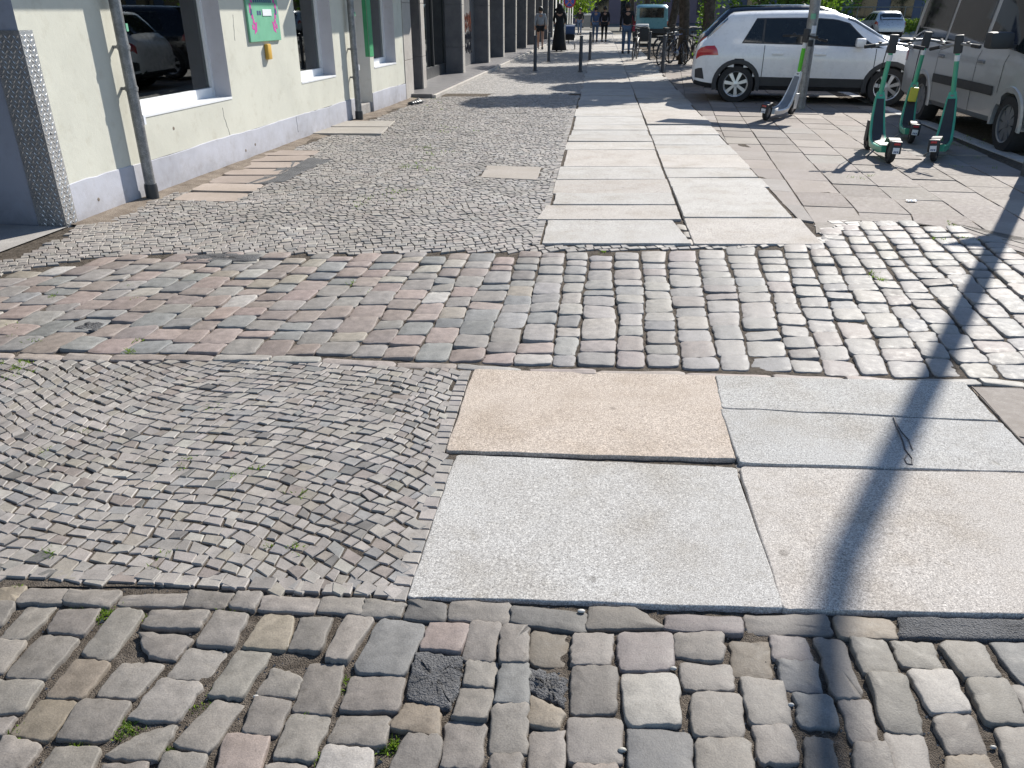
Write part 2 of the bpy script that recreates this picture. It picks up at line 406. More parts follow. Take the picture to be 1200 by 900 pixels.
C4 = [
 ((300,200),(560,215),(590,305),(335,298),TAN),((15,290),(170,300),(205,408),(30,398),PUR),((50,412),(215,422),(245,552),(75,530),BLU),((125,560),(285,578),(320,712),(150,700),BLU),((165,765),(290,770),(330,990),(180,990),DRK),  # violet, blue and dark stones here carry the pole's shadow in their colour
 ((210,292),(350,315),(440,580),(300,570),GY),((330,588),(465,600),(510,790),(385,775),GY),((400,800),(540,800),(600,990),(400,990),GY),((375,305),(540,325),(600,475),(440,465),GR2),((455,480),(630,490),(715,735),(540,722),GR2),
 ((535,742),(710,750),(770,990),(590,990),GR2),((570,315),(745,325),(800,450),(610,425),GR2),((640,450),(840,460),(930,640),(750,650),WHT),((755,668),(930,663),(1005,830),(830,830),GY),((830,850),(990,845),(1090,990),(830,990),TAN),
 ((785,325),(975,330),(1065,485),(900,490),GR2),((910,495),(1090,495),(1190,700),(1000,700),GR2),((1045,725),(1200,715),(1260,940),(1100,910),GR2),((1020,320),(1250,330),(1330,530),(1164,520),BLU),((1115,520),(1330,545),(1420,740),(1215,705),GY),
]
strip = structure('cobble_strip', 'strip of worn grey cobbles in the foreground')
bed_grid('bedding_soil', strip, -2.6, 2.6, .5, 1.86, .02, M['soil'], -.0115, .005)
used = []
for off, lst in ((0, C1), (300, C2), (600, C3), (900, C4)):
    for a, b, c, d, colr in lst:
        px = [(off + p[0]/3.913, 670 + p[1]/3.913) for p in (a, b, c, d)]
        q = GP(px)
        used.append((sum(p[0] for p in q)/4, sum(p[1] for p in q)/4))
        low = -.006 if colr is BRN else rng.gauss(.001, .002)
        lum = rng.uniform(.66, .82)
        stone('cobble', q, strip, M['cobble'], tuple(x*lum for x in jit(desat(colr, .7), .05)), low, .075, .0055, .002, 8, 1, .0019, .004, None, False, .008)
# stones of the same strip beyond the picture's edges
yb = .55; row = 0
while yb < 1.72:
    ln = .17; x = -2.6 + (row % 2)*.06
    while x < 2.55:
        w = rng.uniform(.115, .15)
        cx, cy = x+w/2, yb+ln/2
        if min((cx-u)**2 + (cy-v)**2 for u, v in used) > .155**2:
            sx = (cy-1.2)*.05
            stone('cobble', [(x+.008, yb+.008), (x+w-.008, yb+.008), (x+w-.008, yb+ln-.008), (x+.008, yb+ln-.008)], strip, M['cobble'], jit((.185,.175,.165), .1), 0, .07, .0075, .003, 6, 1, .0016, .004)
        x += w
    yb += ln; row += 1

def patch(name, pts, parent, mat, z=.0, n=7, thick=.03, rough=.006, bumps=.003, label=None):
    """a lumpy repair patch filled between the stones"""
    q = pts; m = len(q); out = []
    for i in range(m):
        a, b = Vector(q[i]), Vector(q[(i+1) % m])
        for k in range(n): out.append(a.lerp(b, k/n) + Vector((rng.gauss(0, rough), rng.gauss(0, rough))))
    c = sum(out, Vector((0, 0)))/len(out); v = []; f = []; N = len(out)
    for s, z0 in ((1.02, -thick), (1.0, -.004), (.93, .0), (.7, .001), (.45, .002), (.2, .002)):
        for p in out:
            r = (p-c)*s; v.append((r.x, r.y, z0 + (rng.gauss(0, bumps) if s < 1 else 0)))
    for r in range(5):
        for k in range(N): f.append((r*N+k, r*N+(k+1) % N, (r+1)*N+(k+1) % N, (r+1)*N+k))
    f.append(tuple(range(5*N, 6*N)))
    A = sum(out[i].x*out[(i+1) % N].y - out[(i+1) % N].x*out[i].y for i in range(N))
    if A < 0: f = [t[::-1] for t in f]
    o = obj(name, v, f, mat, parent, True, (c.x, c.y, hgt(c.x, c.y)+z))
    if label: o['label'] = label
    return o
def cr(off, pts): return GP([(off+p[0]/3.913, 670+p[1]/3.913) for p in pts])
patch('asphalt_patch', cr(300, [(735,362),(955,385),(925,540),(885,628),(690,580),(710,440)]), strip, M['asphalt'], .001, 8, .03, .003, .003, 'lumpy asphalt plug in place of a missing cobble')
patch('asphalt_patch', cr(600, [(80,430),(255,475),(245,610),(75,540)]), strip, M['asphalt'], -.006, 8, .03, .004, .004)
patch('asphalt_patch', cr(900, [(600,208),(1174,218),(1500,225),(1500,312),(1174,313),(605,303)]), strip, M['asphalt'], -.001, 9, .03, .002, .0004, 'grey asphalt seam beside the granite slab')

# ---- small mosaic stones
def mosaic(poly, org, ang, row=.058, wlen=(.045, .078), amp=.1, wave=1.3, excl=(), seed=1, jitter=.16, gap=.0036):
    rn = np.random.RandomState(seed)
    xs = [p[0] for p in poly]; ys = [p[1] for p in poly]
    ca, sa = math.cos(ang), math.sin(ang)
    cs = [((x-org[0])*ca + (y-org[1])*sa, -(x-org[0])*sa + (y-org[1])*ca) for x, y in poly]
    u0, u1 = min(c[0] for c in cs)-.2, max(c[0] for c in cs)+.2
    v0, v1 = min(c[1] for c in cs)-amp-.2, max(c[1] for c in cs)+amp+.2
    def wv(u, v):
        return amp*math.sin(2*math.pi*u/wave + .7*math.sin(v*.9)) + .006*math.sin(u*9+v*5) + .003*math.sin(u*21-v*13)
    def XY(u, v):
        y = v + wv(u, v); return (org[0] + u*ca - y*sa, org[1] + u*sa + y*ca)
    quads = []
    nrow = int((v1-v0)/row)
    hts = [v0]
    for j in range(nrow+1): hts.append(hts[-1] + row*rn.uniform(.86, 1.14))
    for j in range(nrow):
        lo, hi = hts[j], hts[j+1]; u = u0 + rn.uniform(0, .05)
        w = rn.uniform(*wlen); sk0 = 0; sk1 = 0
        while u < u1:
            n0 = rn.normal(0, .007); n1 = n0 + rn.normal(.010*math.sin(hts[j]*4.3+u*2.1), .008)
            w = rn.uniform(*wlen)
            a = (u+sk0, lo + rn.normal(0, row*jitter*.35)); b = (u+w+n0, lo + rn.normal(0, row*jitter*.35))
            c = (u+w+n1, hi + rn.normal(0, row*jitter*.35)); d = (u+sk1, hi + rn.normal(0, row*jitter*.35))
            q = [XY(*p) for p in (a, b, c, d)]
            cx = sum(p[0] for p in q)/4; cy = sum(p[1] for p in q)/4
            if inpoly(poly, cx, cy) and not any(inpoly(e, cx, cy) for e in excl):
                r = math.sqrt(max(1e-6, w*row)); k = 1 - gap*1.6/r
                quads.append([(cx+(p[0]-cx)*k, cy+(p[1]-cy)*k) for p in q])
            u += w; sk0, sk1 = n0, n1
    return quads
MOS = [(5,(.292,.266,.25)),(3,(.328,.3,.282)),(2.4,(.262,.242,.234)),(1.3,(.235,.24,.25)),(1.1,(.285,.255,.205)),(.7,(.255,.205,.185)),(.5,(.34,.325,.29)),(.5,(.15,.148,.145))]
MOSF = [(5,(.285,.266,.253)),(3,(.318,.294,.276)),(2,(.255,.24,.232)),(1,(.235,.24,.25)),(1.2,(.32,.28,.25)),(.6,(.37,.35,.32)),(1.2,(.29,.25,.235))]
def mosaic_arrays(quads, pal, inset=.003, tilt=.0014, dep=.03, lift=.0):
    q = np.array(quads); n = len(q)
    c = q.mean(1, keepdims=True); d = q-c; L = np.linalg.norm(d, axis=2, keepdims=True)
    top = c + d*(1-inset*1.3/L); zt = hgt_np(q[:,:,0], q[:,:,1]) + lift + nrg.normal(0, tilt, (n, 1)) + nrg.normal(0, tilt*.6, (n, 4))
    V = np.zeros((n, 12, 3))
    V[:, 0:4, :2] = q; V[:, 0:4, 2] = zt-dep
    V[:, 4:8, :2] = q + nrg.normal(0, .0008, q.shape); V[:, 4:8, 2] = zt-.003
    V[:, 8:12, :2] = top; V[:, 8:12, 2] = zt
    a = np.cross(d[:, 1]-d[:, 0], d[:, 2]-d[:, 0])
    F = []
    for r in (0, 4):
        for k in range(4): F.append((r+k, r+(k+1) % 4, r+4+(k+1) % 4, r+4+k))
    F.append((8, 9, 10, 11))
    cols = np.array([pick(pal) for _ in range(n)])*.93
    return V, F, cols
def mosaic_stuff(name, V, F, cols, mat, parent):
    n = len(V); F = np.array(F)
    faces = (F[None] + (np.arange(n)*12)[:, None, None]).reshape(-1, 4)
    o = obj(name, V.reshape(-1, 3).tolist(), faces.tolist(), mat, parent, False, None, np.repeat(cols, 12, axis=0))
    o['kind'] = 'stuff'; return o
def mosaic_parts(name, V, F, cols, mat, parent):
    for i in range(len(V)):
        c = V[i].mean(0); obj(name, (V[i]-c).tolist(), F, mat, parent, False, tuple(c), cols[i])

SLABS = []   # outlines of slabs etc. the mosaic leaves out
near_poly = GP([(-330,418),(0,421),(300,424),(541,431),(508,530),(521,535),(461,700),(455,697),(0,676),(-330,655)])
mos1 = structure('mosaic_paving', 'panel of small grey mosaic stones left of the granite slabs')
bed_grid('bedding_soil', mos1, -3.6, 5.2, 1.86, 3.46, .03, M['soil'], -.0065, .002)
qs = mosaic(near_poly, (-1.2, 2.6), R(-24), .05, (.038, .072), .075, 2.0, (), 3, .28)
# edge course along the slabs
for e0, e1 in ((Vector(G(475, 704)), Vector(G(533, 534))), (Vector(G(521, 530)), Vector(G(553, 431)))):
  L = (e1-e0).length; t = .0
  while t < L-.05:
      w = rng.uniform(.045, .075); a = e0.lerp(e1, t/L); b = e0.lerp(e1, (t+w-.006)/L); nn = Vector((-(e1-e0).y, (e1-e0).x)).normalized()*rng.uniform(.05, .058)
      qs.append([tuple(a), tuple(b), tuple(b+nn), tuple(a+nn)]); t += w
# course of small stones along the cobble strip
e0, e1 = Vector(G(-200, 664)), Vector(G(470, 699)); L = (e1-e0).length; t = .0
while t < L-.05:
    w = rng.uniform(.06, .095); a = e0.lerp(e1, t/L); b = e0.lerp(e1, (t+w-.008)/L); nn = Vector((-(e1-e0).y, (e1-e0).x)).normalized()*rng.uniform(.045, .058)
    qs.append([tuple(a), tuple(b), tuple(b+nn), tuple(a+nn)]); t += w
qs.sort(key=lambda q: (q[0][1]+q[2][1]) + (10 if abs(q[0][0]) > 1.75 else 0))
V, F, cols = mosaic_arrays(qs, MOS)
mosaic_parts('mosaic_stone', V[:300], F, cols[:300], M['mosaic'], mos1)
mosaic_stuff('mosaic_stones', V[300:], F, cols[300:], M['mosaic'], mos1)

# ---- granite slabs
walk = structure('granite_walkway', 'walkway of big pale granite slabs')
CR, GG, PK = (.42,.405,.383), (.395,.388,.375), (.43,.372,.32)
def slab(px, colr, z=0.004, world=False, rough=.0035):
    q = px if world else GP(px)
    return stone('granite_slab', q, walk, M['granite'], colr, z, .1, .006, 0.0, 16, 2, rough*.3, .002, None, True, .008)
slab([(536,533),(861,549),(916,713),(478,699)], GG, .006)
slab([(556,433),(836,441),(860,539),(524,529)], PK, .006)
slab([(840,442),(1128,449),(1167,494),(847,479)], (.375,.372,.362), .0085)
slab([(846,481),(1171,496),(1228,555),(868,545)], (.375,.374,.368), .0095)
slab([(868.5,548),(1232,558),(1345,724),(919,715)], (.41,.385,.36), .008)
# small stones in the gap between the slab corners
for px in ([(864,551),(874,557),(878,566),(866,560)], [(836,544),(850,545),(860,551),(846,550)], [(862,540),(871,546),(872,556),(862,549)]):
    stone('mosaic_stone', GP(px), mos1, M['mosaic'], jit(GY), -.002, .04, .004, .001, 3, 1, .001, .001)
Lf = (Vector(G(636,287)), Vector(G(684,97))); Cf = (Vector(G(811,287)), Vector(G(738.5,97))); Rf = (Vector(G(960,286)), Vector(G(786,97)))
def on(line, F):
    a, b = line; t = (F-a.y)/(b.y-a.y); return a.lerp(b, t)
def F_of(py): return G(640, py)[1]
for side, (A, B), joints in (('l', (Lf, Cf), [287,258.5,241,227,211,195.6,176,167,160,153,147,137]), ('r', (Cf, Rf), [287,256.5,220,209,198,181.5,170,158.5,147,138])):
    fs = [F_of(j) for j in joints]
    while fs[-1] < 60: fs.append(fs[-1] + rng.uniform(.55, 1.05))
    for i in range(len(fs)-1):
        a0, a1 = fs[i]+.013, fs[i+1]-.013
        l0, l1, r0, r1 = on(A, a0), on(A, a1), on(B, a0), on(B, a1)
        gx = .012 + .01*rng.random(); lx = rng.gauss(0, .02)
        if side == 'l' and i == 0: q = [tuple(l1), (r1.x-.09, r1.y), (r0.x-.01, r0.y), tuple(l0)]
        elif side == 'l' and i == 1: q = [(l1.x-.05, l1.y), (r1.x-gx, r1.y), (r0.x-.02, r0.y), (l0.x-.1, l0.y)]
        else:
            if side == 'r': lx = gx; rx = rng.gauss(0, .02)
            else: rx = -gx
            q = [(l1.x+lx, l1.y), (r1.x+rx, r1.y), (r0.x+rx, r0.y), (l0.x+lx, l0.y)]
        g_ = 1+rng.gauss(0, .045); colr = [CR, (.41,.4,.385), (.42,.395,.37), (.4,.395,.385), (.43,.418,.4)][rng.randrange(5)]
        slab(q, tuple(x*g_ for x in colr), max(.006, rng.gauss(.009, .003)), True)

for px in ([(792,262),(803,263),(806,270),(796,268)],[(800,271),(808,271),(812,278),(803,277)],[(805,280),(811,280),(815,286),(806,286)],[(806,263),(813,264),(815,271),(808,269)]):
    stone('mosaic_stone', GP(px), mos1, M['mosaic'], jit(GR2), -.001, .04, .004, .001, 3, 1, .001, .001)
# ---- the cobbled crossing (a vehicle entrance) across the picture
cross = structure('cobble_crossing', 'band of coloured cobbles crossing the pavement')
bed_grid('bedding_soil', cross, -6.0, 5.6, 3.46, 6.6, .045, M['soil'], -.011, .004)
botW = GP([(-330,406),(0,413),(300,417),(540,424),(545,428),(840,436),(1200,446),(1500,454)])
topW = GP([(-330,345),(0,325),(110,303),(200,298.5),(640,296.5),(850,291),(950,287.5),(958,272),(975,258),(1120,262),(1150,280),(1205,304),(1300,318),(1480,335)])
def polyF(poly, x):
    xs = [p[0] for p in poly]; ys = [p[1] for p in poly]
    return float(np.interp(x, xs, ys))
def colang(x0): return R(6.3 + 6.2*min(1, max(0, (x0-.55)/.9)) + 2.0*min(1, max(0, (-.6-x0)/2)))
LEFT = [(w_, tuple(x*.92 for x in c_)) for w_, c_ in [(4,(.25,.24,.235)),(3,(.29,.22,.2)),(2.6,(.315,.225,.205)),(2.2,(.2,.22,.235)),(1.6,(.23,.25,.26)),(1.2,(.3,.265,.205)),(1,(.34,.32,.29)),(.6,(.16,.18,.205)),(.8,(.36,.36,.35)),(1.2,(.25,.2,.19))]]
RIGHT = [(w_, tuple(x*.86 for x in c_)) for w_, c_ in [(5,(.29,.285,.29)),(3,(.265,.265,.28)),(3,(.325,.315,.31)),(1.6,(.305,.265,.265)),(1.4,(.25,.265,.29)),(1,(.34,.325,.3)),(.5,(.22,.2,.2))]]
COLW = .166; FREF = 3.46; bq = []
wobs = {}
def bnd(c, F):
    if c not in wobs: wobs[c] = (rng.uniform(0, 6.28), rng.uniform(0, 6.28), rng.gauss(0, .008))
    a, b, o_ = wobs[c]; x0 = c*COLW
    return x0 + o_ + (F-FREF)*math.tan(colang(x0)) + .008*math.sin(F*2.3+a) + .005*math.sin(F*5.1+b)
for c in range(-38, 28):
    F = polyF(botW, c*COLW) + rng.uniform(0, .04)
    for _ in range(40):
        xm = (bnd(c, F)+bnd(c+1, F))/2
        right = xm > .1
        ln = rng.uniform(.13, .235) if right else rng.uniform(.12, .225)
        if rng.random() < .08: ln *= 1.35
        top = polyF(topW, xm)
        if F + ln*.55 > top or F > 6.6: break
        g = rng.uniform(.003, .007) if right else rng.uniform(.002, .005)
        gl = rng.uniform(.005, .010) if right else rng.uniform(.002, .005)
        F2 = F + ln
        q = [(bnd(c, F2)+gl+rng.gauss(0,.004), F2-g+rng.gauss(0,.006)), (bnd(c+1, F2)-gl+rng.gauss(0,.004), F2-g+rng.gauss(0,.006)), (bnd(c+1, F)-gl+rng.gauss(0,.004), F+g+rng.gauss(0,.006)), (bnd(c, F)+gl+rng.gauss(0,.004), F+g+rng.gauss(0,.006))]
        if -5.6 < xm < 4.6: bq.append((q, pick(RIGHT) if xm > .05+rng.gauss(0, .2) else pick(LEFT), xm))
        F = F2
# the course of long stones that ends the band towards the slabs
x = -3.4
while x < 4.2:
    w = rng.uniform(.22, .42); f0, f1 = polyF(botW, x), polyF(botW, x+w)
    th = .075 if x+w < -.25 else .07
    bq.append(([(x+.006, f0-.008), (x+w-.006, f1-.008), (x+w-.006, f1-th), (x+.006, f0-th)], pick([(3,(.29,.23,.21)),(3,(.27,.265,.27)),(2,(.31,.25,.225)),(1.5,(.3,.29,.27))]), x)); x += w
bq.sort(key=lambda t: t[0][0][1]*1.0 + (3 if abs(t[2]) > t[0][0][1]*.75 else 0))
for i, (q, colr, xm) in enumerate(bq[:300]):
    stone('cobble', q, cross, M['cobble'], colr, max(-.004, rng.gauss(0, .0028)), .06, .006, .0015, 6, 1, .0022, .004, None, False, .003)
rest = MB(); rc = []
for q, colr, xm in bq[300:]:
    n0 = len(rest.v)
    # one worn block each, joined
    qq = [Vector(p) for p in q]; c = sum(qq, Vector((0,0)))/4; out = []
    for a in range(4):
        for k in (0, .15, .85): out.append(qq[a].lerp(qq[(a+1) % 4], k))
    out = [(out[i-1]+out[i]*2+out[(i+1) % 12])/4 + Vector((rng.gauss(0,.002), rng.gauss(0,.002))) for i in range(12)]
    z = hgt(c.x, c.y) + max(-.003, rng.gauss(.001, .003)); vs = []
    for s, dz in ((1, -.06), (1, -.010), (.965, -.003), (.9, -.0003), (.4, .002)):
        for p in out: vs.append((c.x+(p.x-c.x)*s, c.y+(p.y-c.y)*s, z+dz+rng.gauss(0, .0006)))
    fs = []
    for r in range(4):
        for k in range(12): fs.append((r*12+k, (r+1)*12+k, (r+1)*12+(k+1) % 12, r*12+(k+1) % 12))
    fs.append(tuple(range(59, 47, -1)))
    rest.add(vs, fs); rc += [colr]*len(vs)
ro = obj('cobbles', rest.v, rest.f, M['cobble'], cross, True, None, np.array(rc)); ro['kind'] = 'stuff'
patch('asphalt_patch', GP([(212,300),(262,297),(305,299),(300,306),(225,307)]), cross, M['asphalt'], .004, 6, .03, .006, .003)
patch('asphalt_patch', GP([(82,384),(104,377),(122,378),(110,388)]), cross, M['asphalt'], .001, 6, .03, .006, .003)

# ---- far pavement: mosaic to the house wall
WALL_A = R(8.8); WP0 = Vector((-3.529, 6.203, 0))
WD = Vector((math.sin(WALL_A), math.cos(WALL_A), 0)); WNV = Vector((math.cos(WALL_A), -math.sin(WALL_A), 0))
def wallpt(s, off=0): p = WP0 + WD*s + WNV*off; return (p.x, p.y)
far = structure('far_mosaic_paving', 'small mosaic paving between the house wall and the slabs')
strip_q = GP([(200,235),(277,236),(377,176),(318,176)]); cover_q = GP([(366,158),(446,158.5),(463,142.5),(402,143)]); plate_q = GP([(563,208),(629,211),(634,196),(571,194)])
asph_q = GP([(286,217),(334,213),(386,187),(352,184)]); pale_q = GP([(283,178),(352,176),(455,120),(420,125)])
far_poly = [G(-120,334), G(0,322), G(110,301), G(200,297), G(560,295), G(640,294.5), G(850,290), G(958,286.5), G(811,288), G(640,288.5)]
lf = on(Lf, 16.5); far_poly += [(on(Lf, 5.6).x-.06, 5.6), (lf.x-.06, 16.5), wallpt(10.5, .28), wallpt(6.5, .3), wallpt(3, .22), wallpt(0, .02), G(78,276), G(20,302), G(-60,315)]
bed_grid('bedding_soil', far, -4.6, 3.0, 6.6, 17.2, .12, M['soil'], -.0065, .002)
qs = mosaic(far_poly, (-1, 8), R(20), .062, (.052, .085), .05, 1.9, (strip_q, cover_q, plate_q, asph_q), 9, .22, .0038)
qs += mosaic(GP([(952,288),(960,268),(972,257),(1030,258),(1030,262),(990,264),(972,288)]), (2.4, 6), R(10), .1, (.1, .15), .01, 2, (), 12, .2, .005)
# edge course along the slabs
e0, e1 = on(Lf, 5.62), on(Lf, 16.5); L = (e1-e0).length; t = 0
while t < L-.05:
    w = rng.uniform(.055, .09); a = e0.lerp(e1, t/L); b = e0.lerp(e1, (t+w-.008)/L); d = (e1-e0).normalized(); nn = Vector((-d.y, d.x))*.055; o_ = Vector((-d.y, d.x))*.025
    qs.append([tuple(a+o_), tuple(b+o_), tuple(b+nn+o_), tuple(a+nn+o_)]); t += w
V, F, cols = mosaic_arrays(qs, MOSF, .003, .0018, .03)
order = np.argsort(V[:, :, 1].mean(1) + (np.abs(V[:, :, 0].mean(1)+1) > 2.6)*4)
V = V[order]; cols = cols[order]
mosaic_parts('mosaic_stone', V[:300], F, cols[:300], M['mosaic'], far)
mosaic_stuff('mosaic_stones', V[300:], F, cols[300:], M['mosaic'], far)
# beyond that the stones are too small to tell apart: one sheet with a stone pattern
m, nt, b = new_mat('far_mosaic')
vo = nd(nt, 'ShaderNodeTexVoronoi', Scale=15.0); vo.feature = 'F1'; nt.links.new(wpos(nt), vo.inputs['Vector'])
ve = nd(nt, 'ShaderNodeTexVoronoi', Scale=15.0); ve.feature = 'DISTANCE_TO_EDGE'; nt.links.new(wpos(nt), ve.inputs['Vector'])
sp = nd(nt, 'ShaderNodeSeparateColor'); nt.links.new(vo.outputs['Color'], sp.inputs[0])
rc_ = ramp(nt, sp.outputs[0], [(0, (.2,.19,.185)), (.5, (.28,.27,.255)), (1, (.35,.325,.3))])
re_ = ramp(nt, ve.outputs['Distance'], [(.03, (.35,.33,.3)), (.1, (1,1,1))])
nt.links.new(mixc(nt, 1, rc_.outputs[0], re_.outputs[0], 'MULTIPLY'), b.inputs['Base Color']); b.inputs['Roughness'].default_value = .7
bump(nt, b, re_.outputs[0], .6, .01); M['far_mosaic'] = m
f2 = MB().add([(-2.6,17.2,-.004),(3.4,17.2,-.004),(8.5,75,-.004),(4.0,75,-.004)], [(0,1,2,3)]).build('mosaic_sheet', M['far_mosaic'], far, fix=False)
f3 = MB().add([(-2.6,16.4,-.006),(3.4,16.4,-.006),(3.4,17.2,-.006),(-2.6,17.2,-.006)], [(0,1,2,3)]).build('mosaic_sheet', M['far_mosaic'], far, fix=False)
# concrete slabs and covers in the mosaic by the wall
def strip_slabs(q, n, colr, name='paving_slab'):
    a, b, c, d = [Vector(p) for p in q]     # a,b near edge ; d,c far edge
    for i in range(n):
        t0, t1 = i/n, (i+1)/n - .012
        stone(name, [tuple(a.lerp(d, t0)), tuple(b.lerp(c, t0)), tuple(b.lerp(c, t1)), tuple(a.lerp(d, t1))], far, M['paver'], jit(colr, .07), .004+rng.gauss(0, .003), .05, .004, 0, 6, 1, .002, .003, None, True)
strip_slabs(strip_q, 7, (.30,.262,.242))
stone('cover_plate', plate_q, far, M['paver'], (.33,.3,.27), .003, .05, .004, 0, 6, 0, .001, .001, 'square concrete cover plate in the mosaic', True)
cq = [Vector(p) for p in cover_q]
for i in range(2):
    t0, t1 = i*.5, i*.5+.48
    stone('cover_plate', [tuple(cq[0].lerp(cq[3], t0)), tuple(cq[1].lerp(cq[2], t0)), tuple(cq[1].lerp(cq[2], t1)), tuple(cq[0].lerp(cq[3], t1))], far, M['paver'], (.33,.31,.28), .02, .06, .006, 0, 6, 0, .001, .002, None, True)
patch('asphalt_patch', asph_q, far, M['asphalt'], .003, 8, .03, .02, .003)
# dusty strip of bare ground along the wall
v = []; f = []
ns = 60
for i in range(ns+1):
    s = i*10.4/ns
    for k, o_ in enumerate((-.02, .12, .26+.09*math.sin(i*.9)+.05*math.sin(i*2.3))):
        p = wallpt(s, o_); v.append((p[0], p[1], (.012, .006, -.008)[k] + rng.gauss(0, .003)))
for i in range(ns):
    for k in range(2): a = i*3+k; f.append((a, a+1, a+4, a+3))
obj('dusty_edge', v, [t[::-1] for t in f], M['brown_ground'], far, True)

# ---- concrete pavers on the right
pav = structure('paver_area', 'brownish concrete pavers between the slabs and the kerb')
PA = R(10.3); pd = Vector((math.sin(PA), math.cos(PA))); pn = Vector((math.cos(PA), -math.sin(PA))); po = Vector((2.45, 6.3))
def kerbX(F): return 5.78 + (F-9.18)*math.tan(R(7.5))
PV = [(4,(.262,.222,.2)),(3,(.24,.204,.186)),(2,(.28,.243,.22)),(1.2,(.25,.232,.222)),(1,(.225,.188,.17))]
pq = []
SR = GP([(1345,724),(1232,558),(1171,496),(1128,449)]); SRy = [p[1] for p in SR]; SRx = [p[0] for p in SR]
for c in range(-8, 22):
    st = rng.choice((0, .3, .15, .45))
    for r in range(-14, 52):
        w = .425; l = .6
        a0 = po + pn*(c*w) + pd*(r*l+st)
        q = [a0+pd*(l-.009), a0+pn*(w-.009)+pd*(l-.009), a0+pn*(w-.009), a0]
        cx = sum(p.x for p in q)/4; cy = sum(p.y for p in q)/4
        if cy > 30 or cy < 1.9 or cx > kerbX(cy) - .12: continue
        bot_, top_ = polyF(botW, cx), polyF(topW, cx)
        upper = cy > (bot_+top_)/2
        if upper: lim = lambda y: on(Rf, y).x + .014
        else: lim = lambda y: float(np.interp(y, SRy, SRx)) + .02
        q = [Vector((max(p.x, lim(p.y)), p.y)) for p in q]
        if max((q[1]-q[0]).length, (q[2]-q[3]).length) < .03: continue
        if upper: q = [Vector((p.x, max(p.y, polyF(topW, p.x)+.012))) for p in q]
        else: q = [Vector((p.x, min(p.y, polyF(botW, p.x)-.085))) for p in q]
        if max((q[0]-q[3]).length, (q[1]-q[2]).length) < .03: continue
        if abs(sum(q[i].x*q[(i+1) % 4].y - q[(i+1) % 4].x*q[i].y for i in range(4)))/2 < .12*w*l and (upper and cy < 7.2): continue
        pq.append(([tuple(p) for p in q], cy))
pq.sort(key=lambda t: t[1])
for i, (q, cy) in enumerate(pq[:300]):
    stone('paver', q, pav, M['paver'], pick(PV), -.002+rng.gauss(0, .002), .05, .0035, 0, 3, 0, .0012, .002, None, True)
rest = MB(); rcol = []
for q, cy in pq[300:]:
    cx = sum(p[0] for p in q)/4; z = hgt(cx, cy)-.002; v = [(p[0], p[1], z-.05) for p in q] + [(p[0], p[1], z) for p in q]
    rest.add(v, [(4,7,6,5),(0,1,5,4)[::-1],(1,2,6,5)[::-1],(2,3,7,6)[::-1],(3,0,4,7)[::-1]]); cc = pick(PV); rcol += [cc]*8
ro = obj('pavers', rest.v, rest.f, M['paver'], pav, False, None, np.array(rcol)); ro['kind'] = 'stuff'
bed_grid('bedding_soil', pav, 3.0, 9.0, 6.6, 17.2, .3, M['soil'], -.012, .0)
bed_grid('bedding_soil', pav, 3.4, 12.0, 17.2, 40, .6, M['soil'], -.012, .0)
# kerb stones and the carriageway
F = 2.5; kb = structure('kerb', 'pale granite kerb along the carriageway')
while F < 40:
    l = 1.0; x0, x1 = kerbX(F), kerbX(F+l-.012)
    stone('kerb_stone', [(x0, F), (x1, F+l-.012), (x1+.2, F+l-.012), (x0+.2, F)], kb, M['kerb'], (.4,.4,.4), .003, .14, .008, 0, 5, 0, .001, .001, None, True); F += l
rd = MB().add([(kerbX(-20)+.15,-20,-.05),(kerbX(-20)+12,-20,-.05),(kerbX(300)+12,300,-.05),(kerbX(300)+.15,300,-.05)], [(0,1,2,3)]).build('road', M['road'], fix=False); tag(rd, None, None, None, 'structure')
# ================================================================== HOUSES ON THE LEFT
def mat_plaster(name, c, stain=.12, splash=True):
    m, nt, b = new_mat(name)
    n = noise_tex(nt, 1.3, 6, .62); n2 = noise_tex(nt, 260, 2, .6); n3 = noise_tex(nt, 7, 5, .7)
    r = ramp(nt, n.outputs['Fac'], [(.28, tuple(x*(1-stain) for x in c)), (.55, c), (.75, tuple(min(1, x*1.05) for x in c))])
    r3 = ramp(nt, n3.outputs['Fac'], [(.3, (.87,.85,.82)), (.45, (1,1,1))])
    cc = mixc(nt, .7, r.outputs[0], r3.outputs[0], 'MULTIPLY')
    if splash:       # splashed dirt of ragged outline near the pavement
        sx = nd(nt, 'ShaderNodeSeparateXYZ'); nt.links.new(wpos(nt), sx.inputs[0])
        ns = noise_tex(nt, 5, 6, .7); ad = nd(nt, 'ShaderNodeMath', operation='MULTIPLY_ADD'); nt.links.new(ns.outputs['Fac'], ad.inputs[0]); ad.inputs[1].default_value = -.75; nt.links.new(sx.outputs[2], ad.inputs[2])
        rs = ramp(nt, ad.outputs[0], [(0, (.62,.57,.5)), (.02, (1,1,1))]); rs.color_ramp.elements[0].position = 0.0
        mp = nd(nt, 'ShaderNodeMapRange'); mp.inputs[1].default_value = -.42; mp.inputs[2].default_value = -.12; nt.links.new(ad.outputs[0], mp.inputs[0])
        rs = ramp(nt, mp.outputs[0], [(0, (.6,.55,.48)), (.5, (.88,.86,.83)), (1, (1,1,1))])
        cc = mixc(nt, .55, cc, rs.outputs[0], 'MULTIPLY')
    nt.links.new(cc, b.inputs['Base Color']); b.inputs['Roughness'].default_value = .85; b.inputs['Specular IOR Level'].default_value = .2
    p = bump(nt, b, n3.outputs['Fac'], .25, .01); bump(nt, b, n2.outputs['Fac'], .3, .0015, p); return m
M['cream'] = mat_plaster('cream_plaster', (.58,.573,.495)); M['plinth'] = mat_plaster('lavender_plinth', (.47,.475,.52), .25)
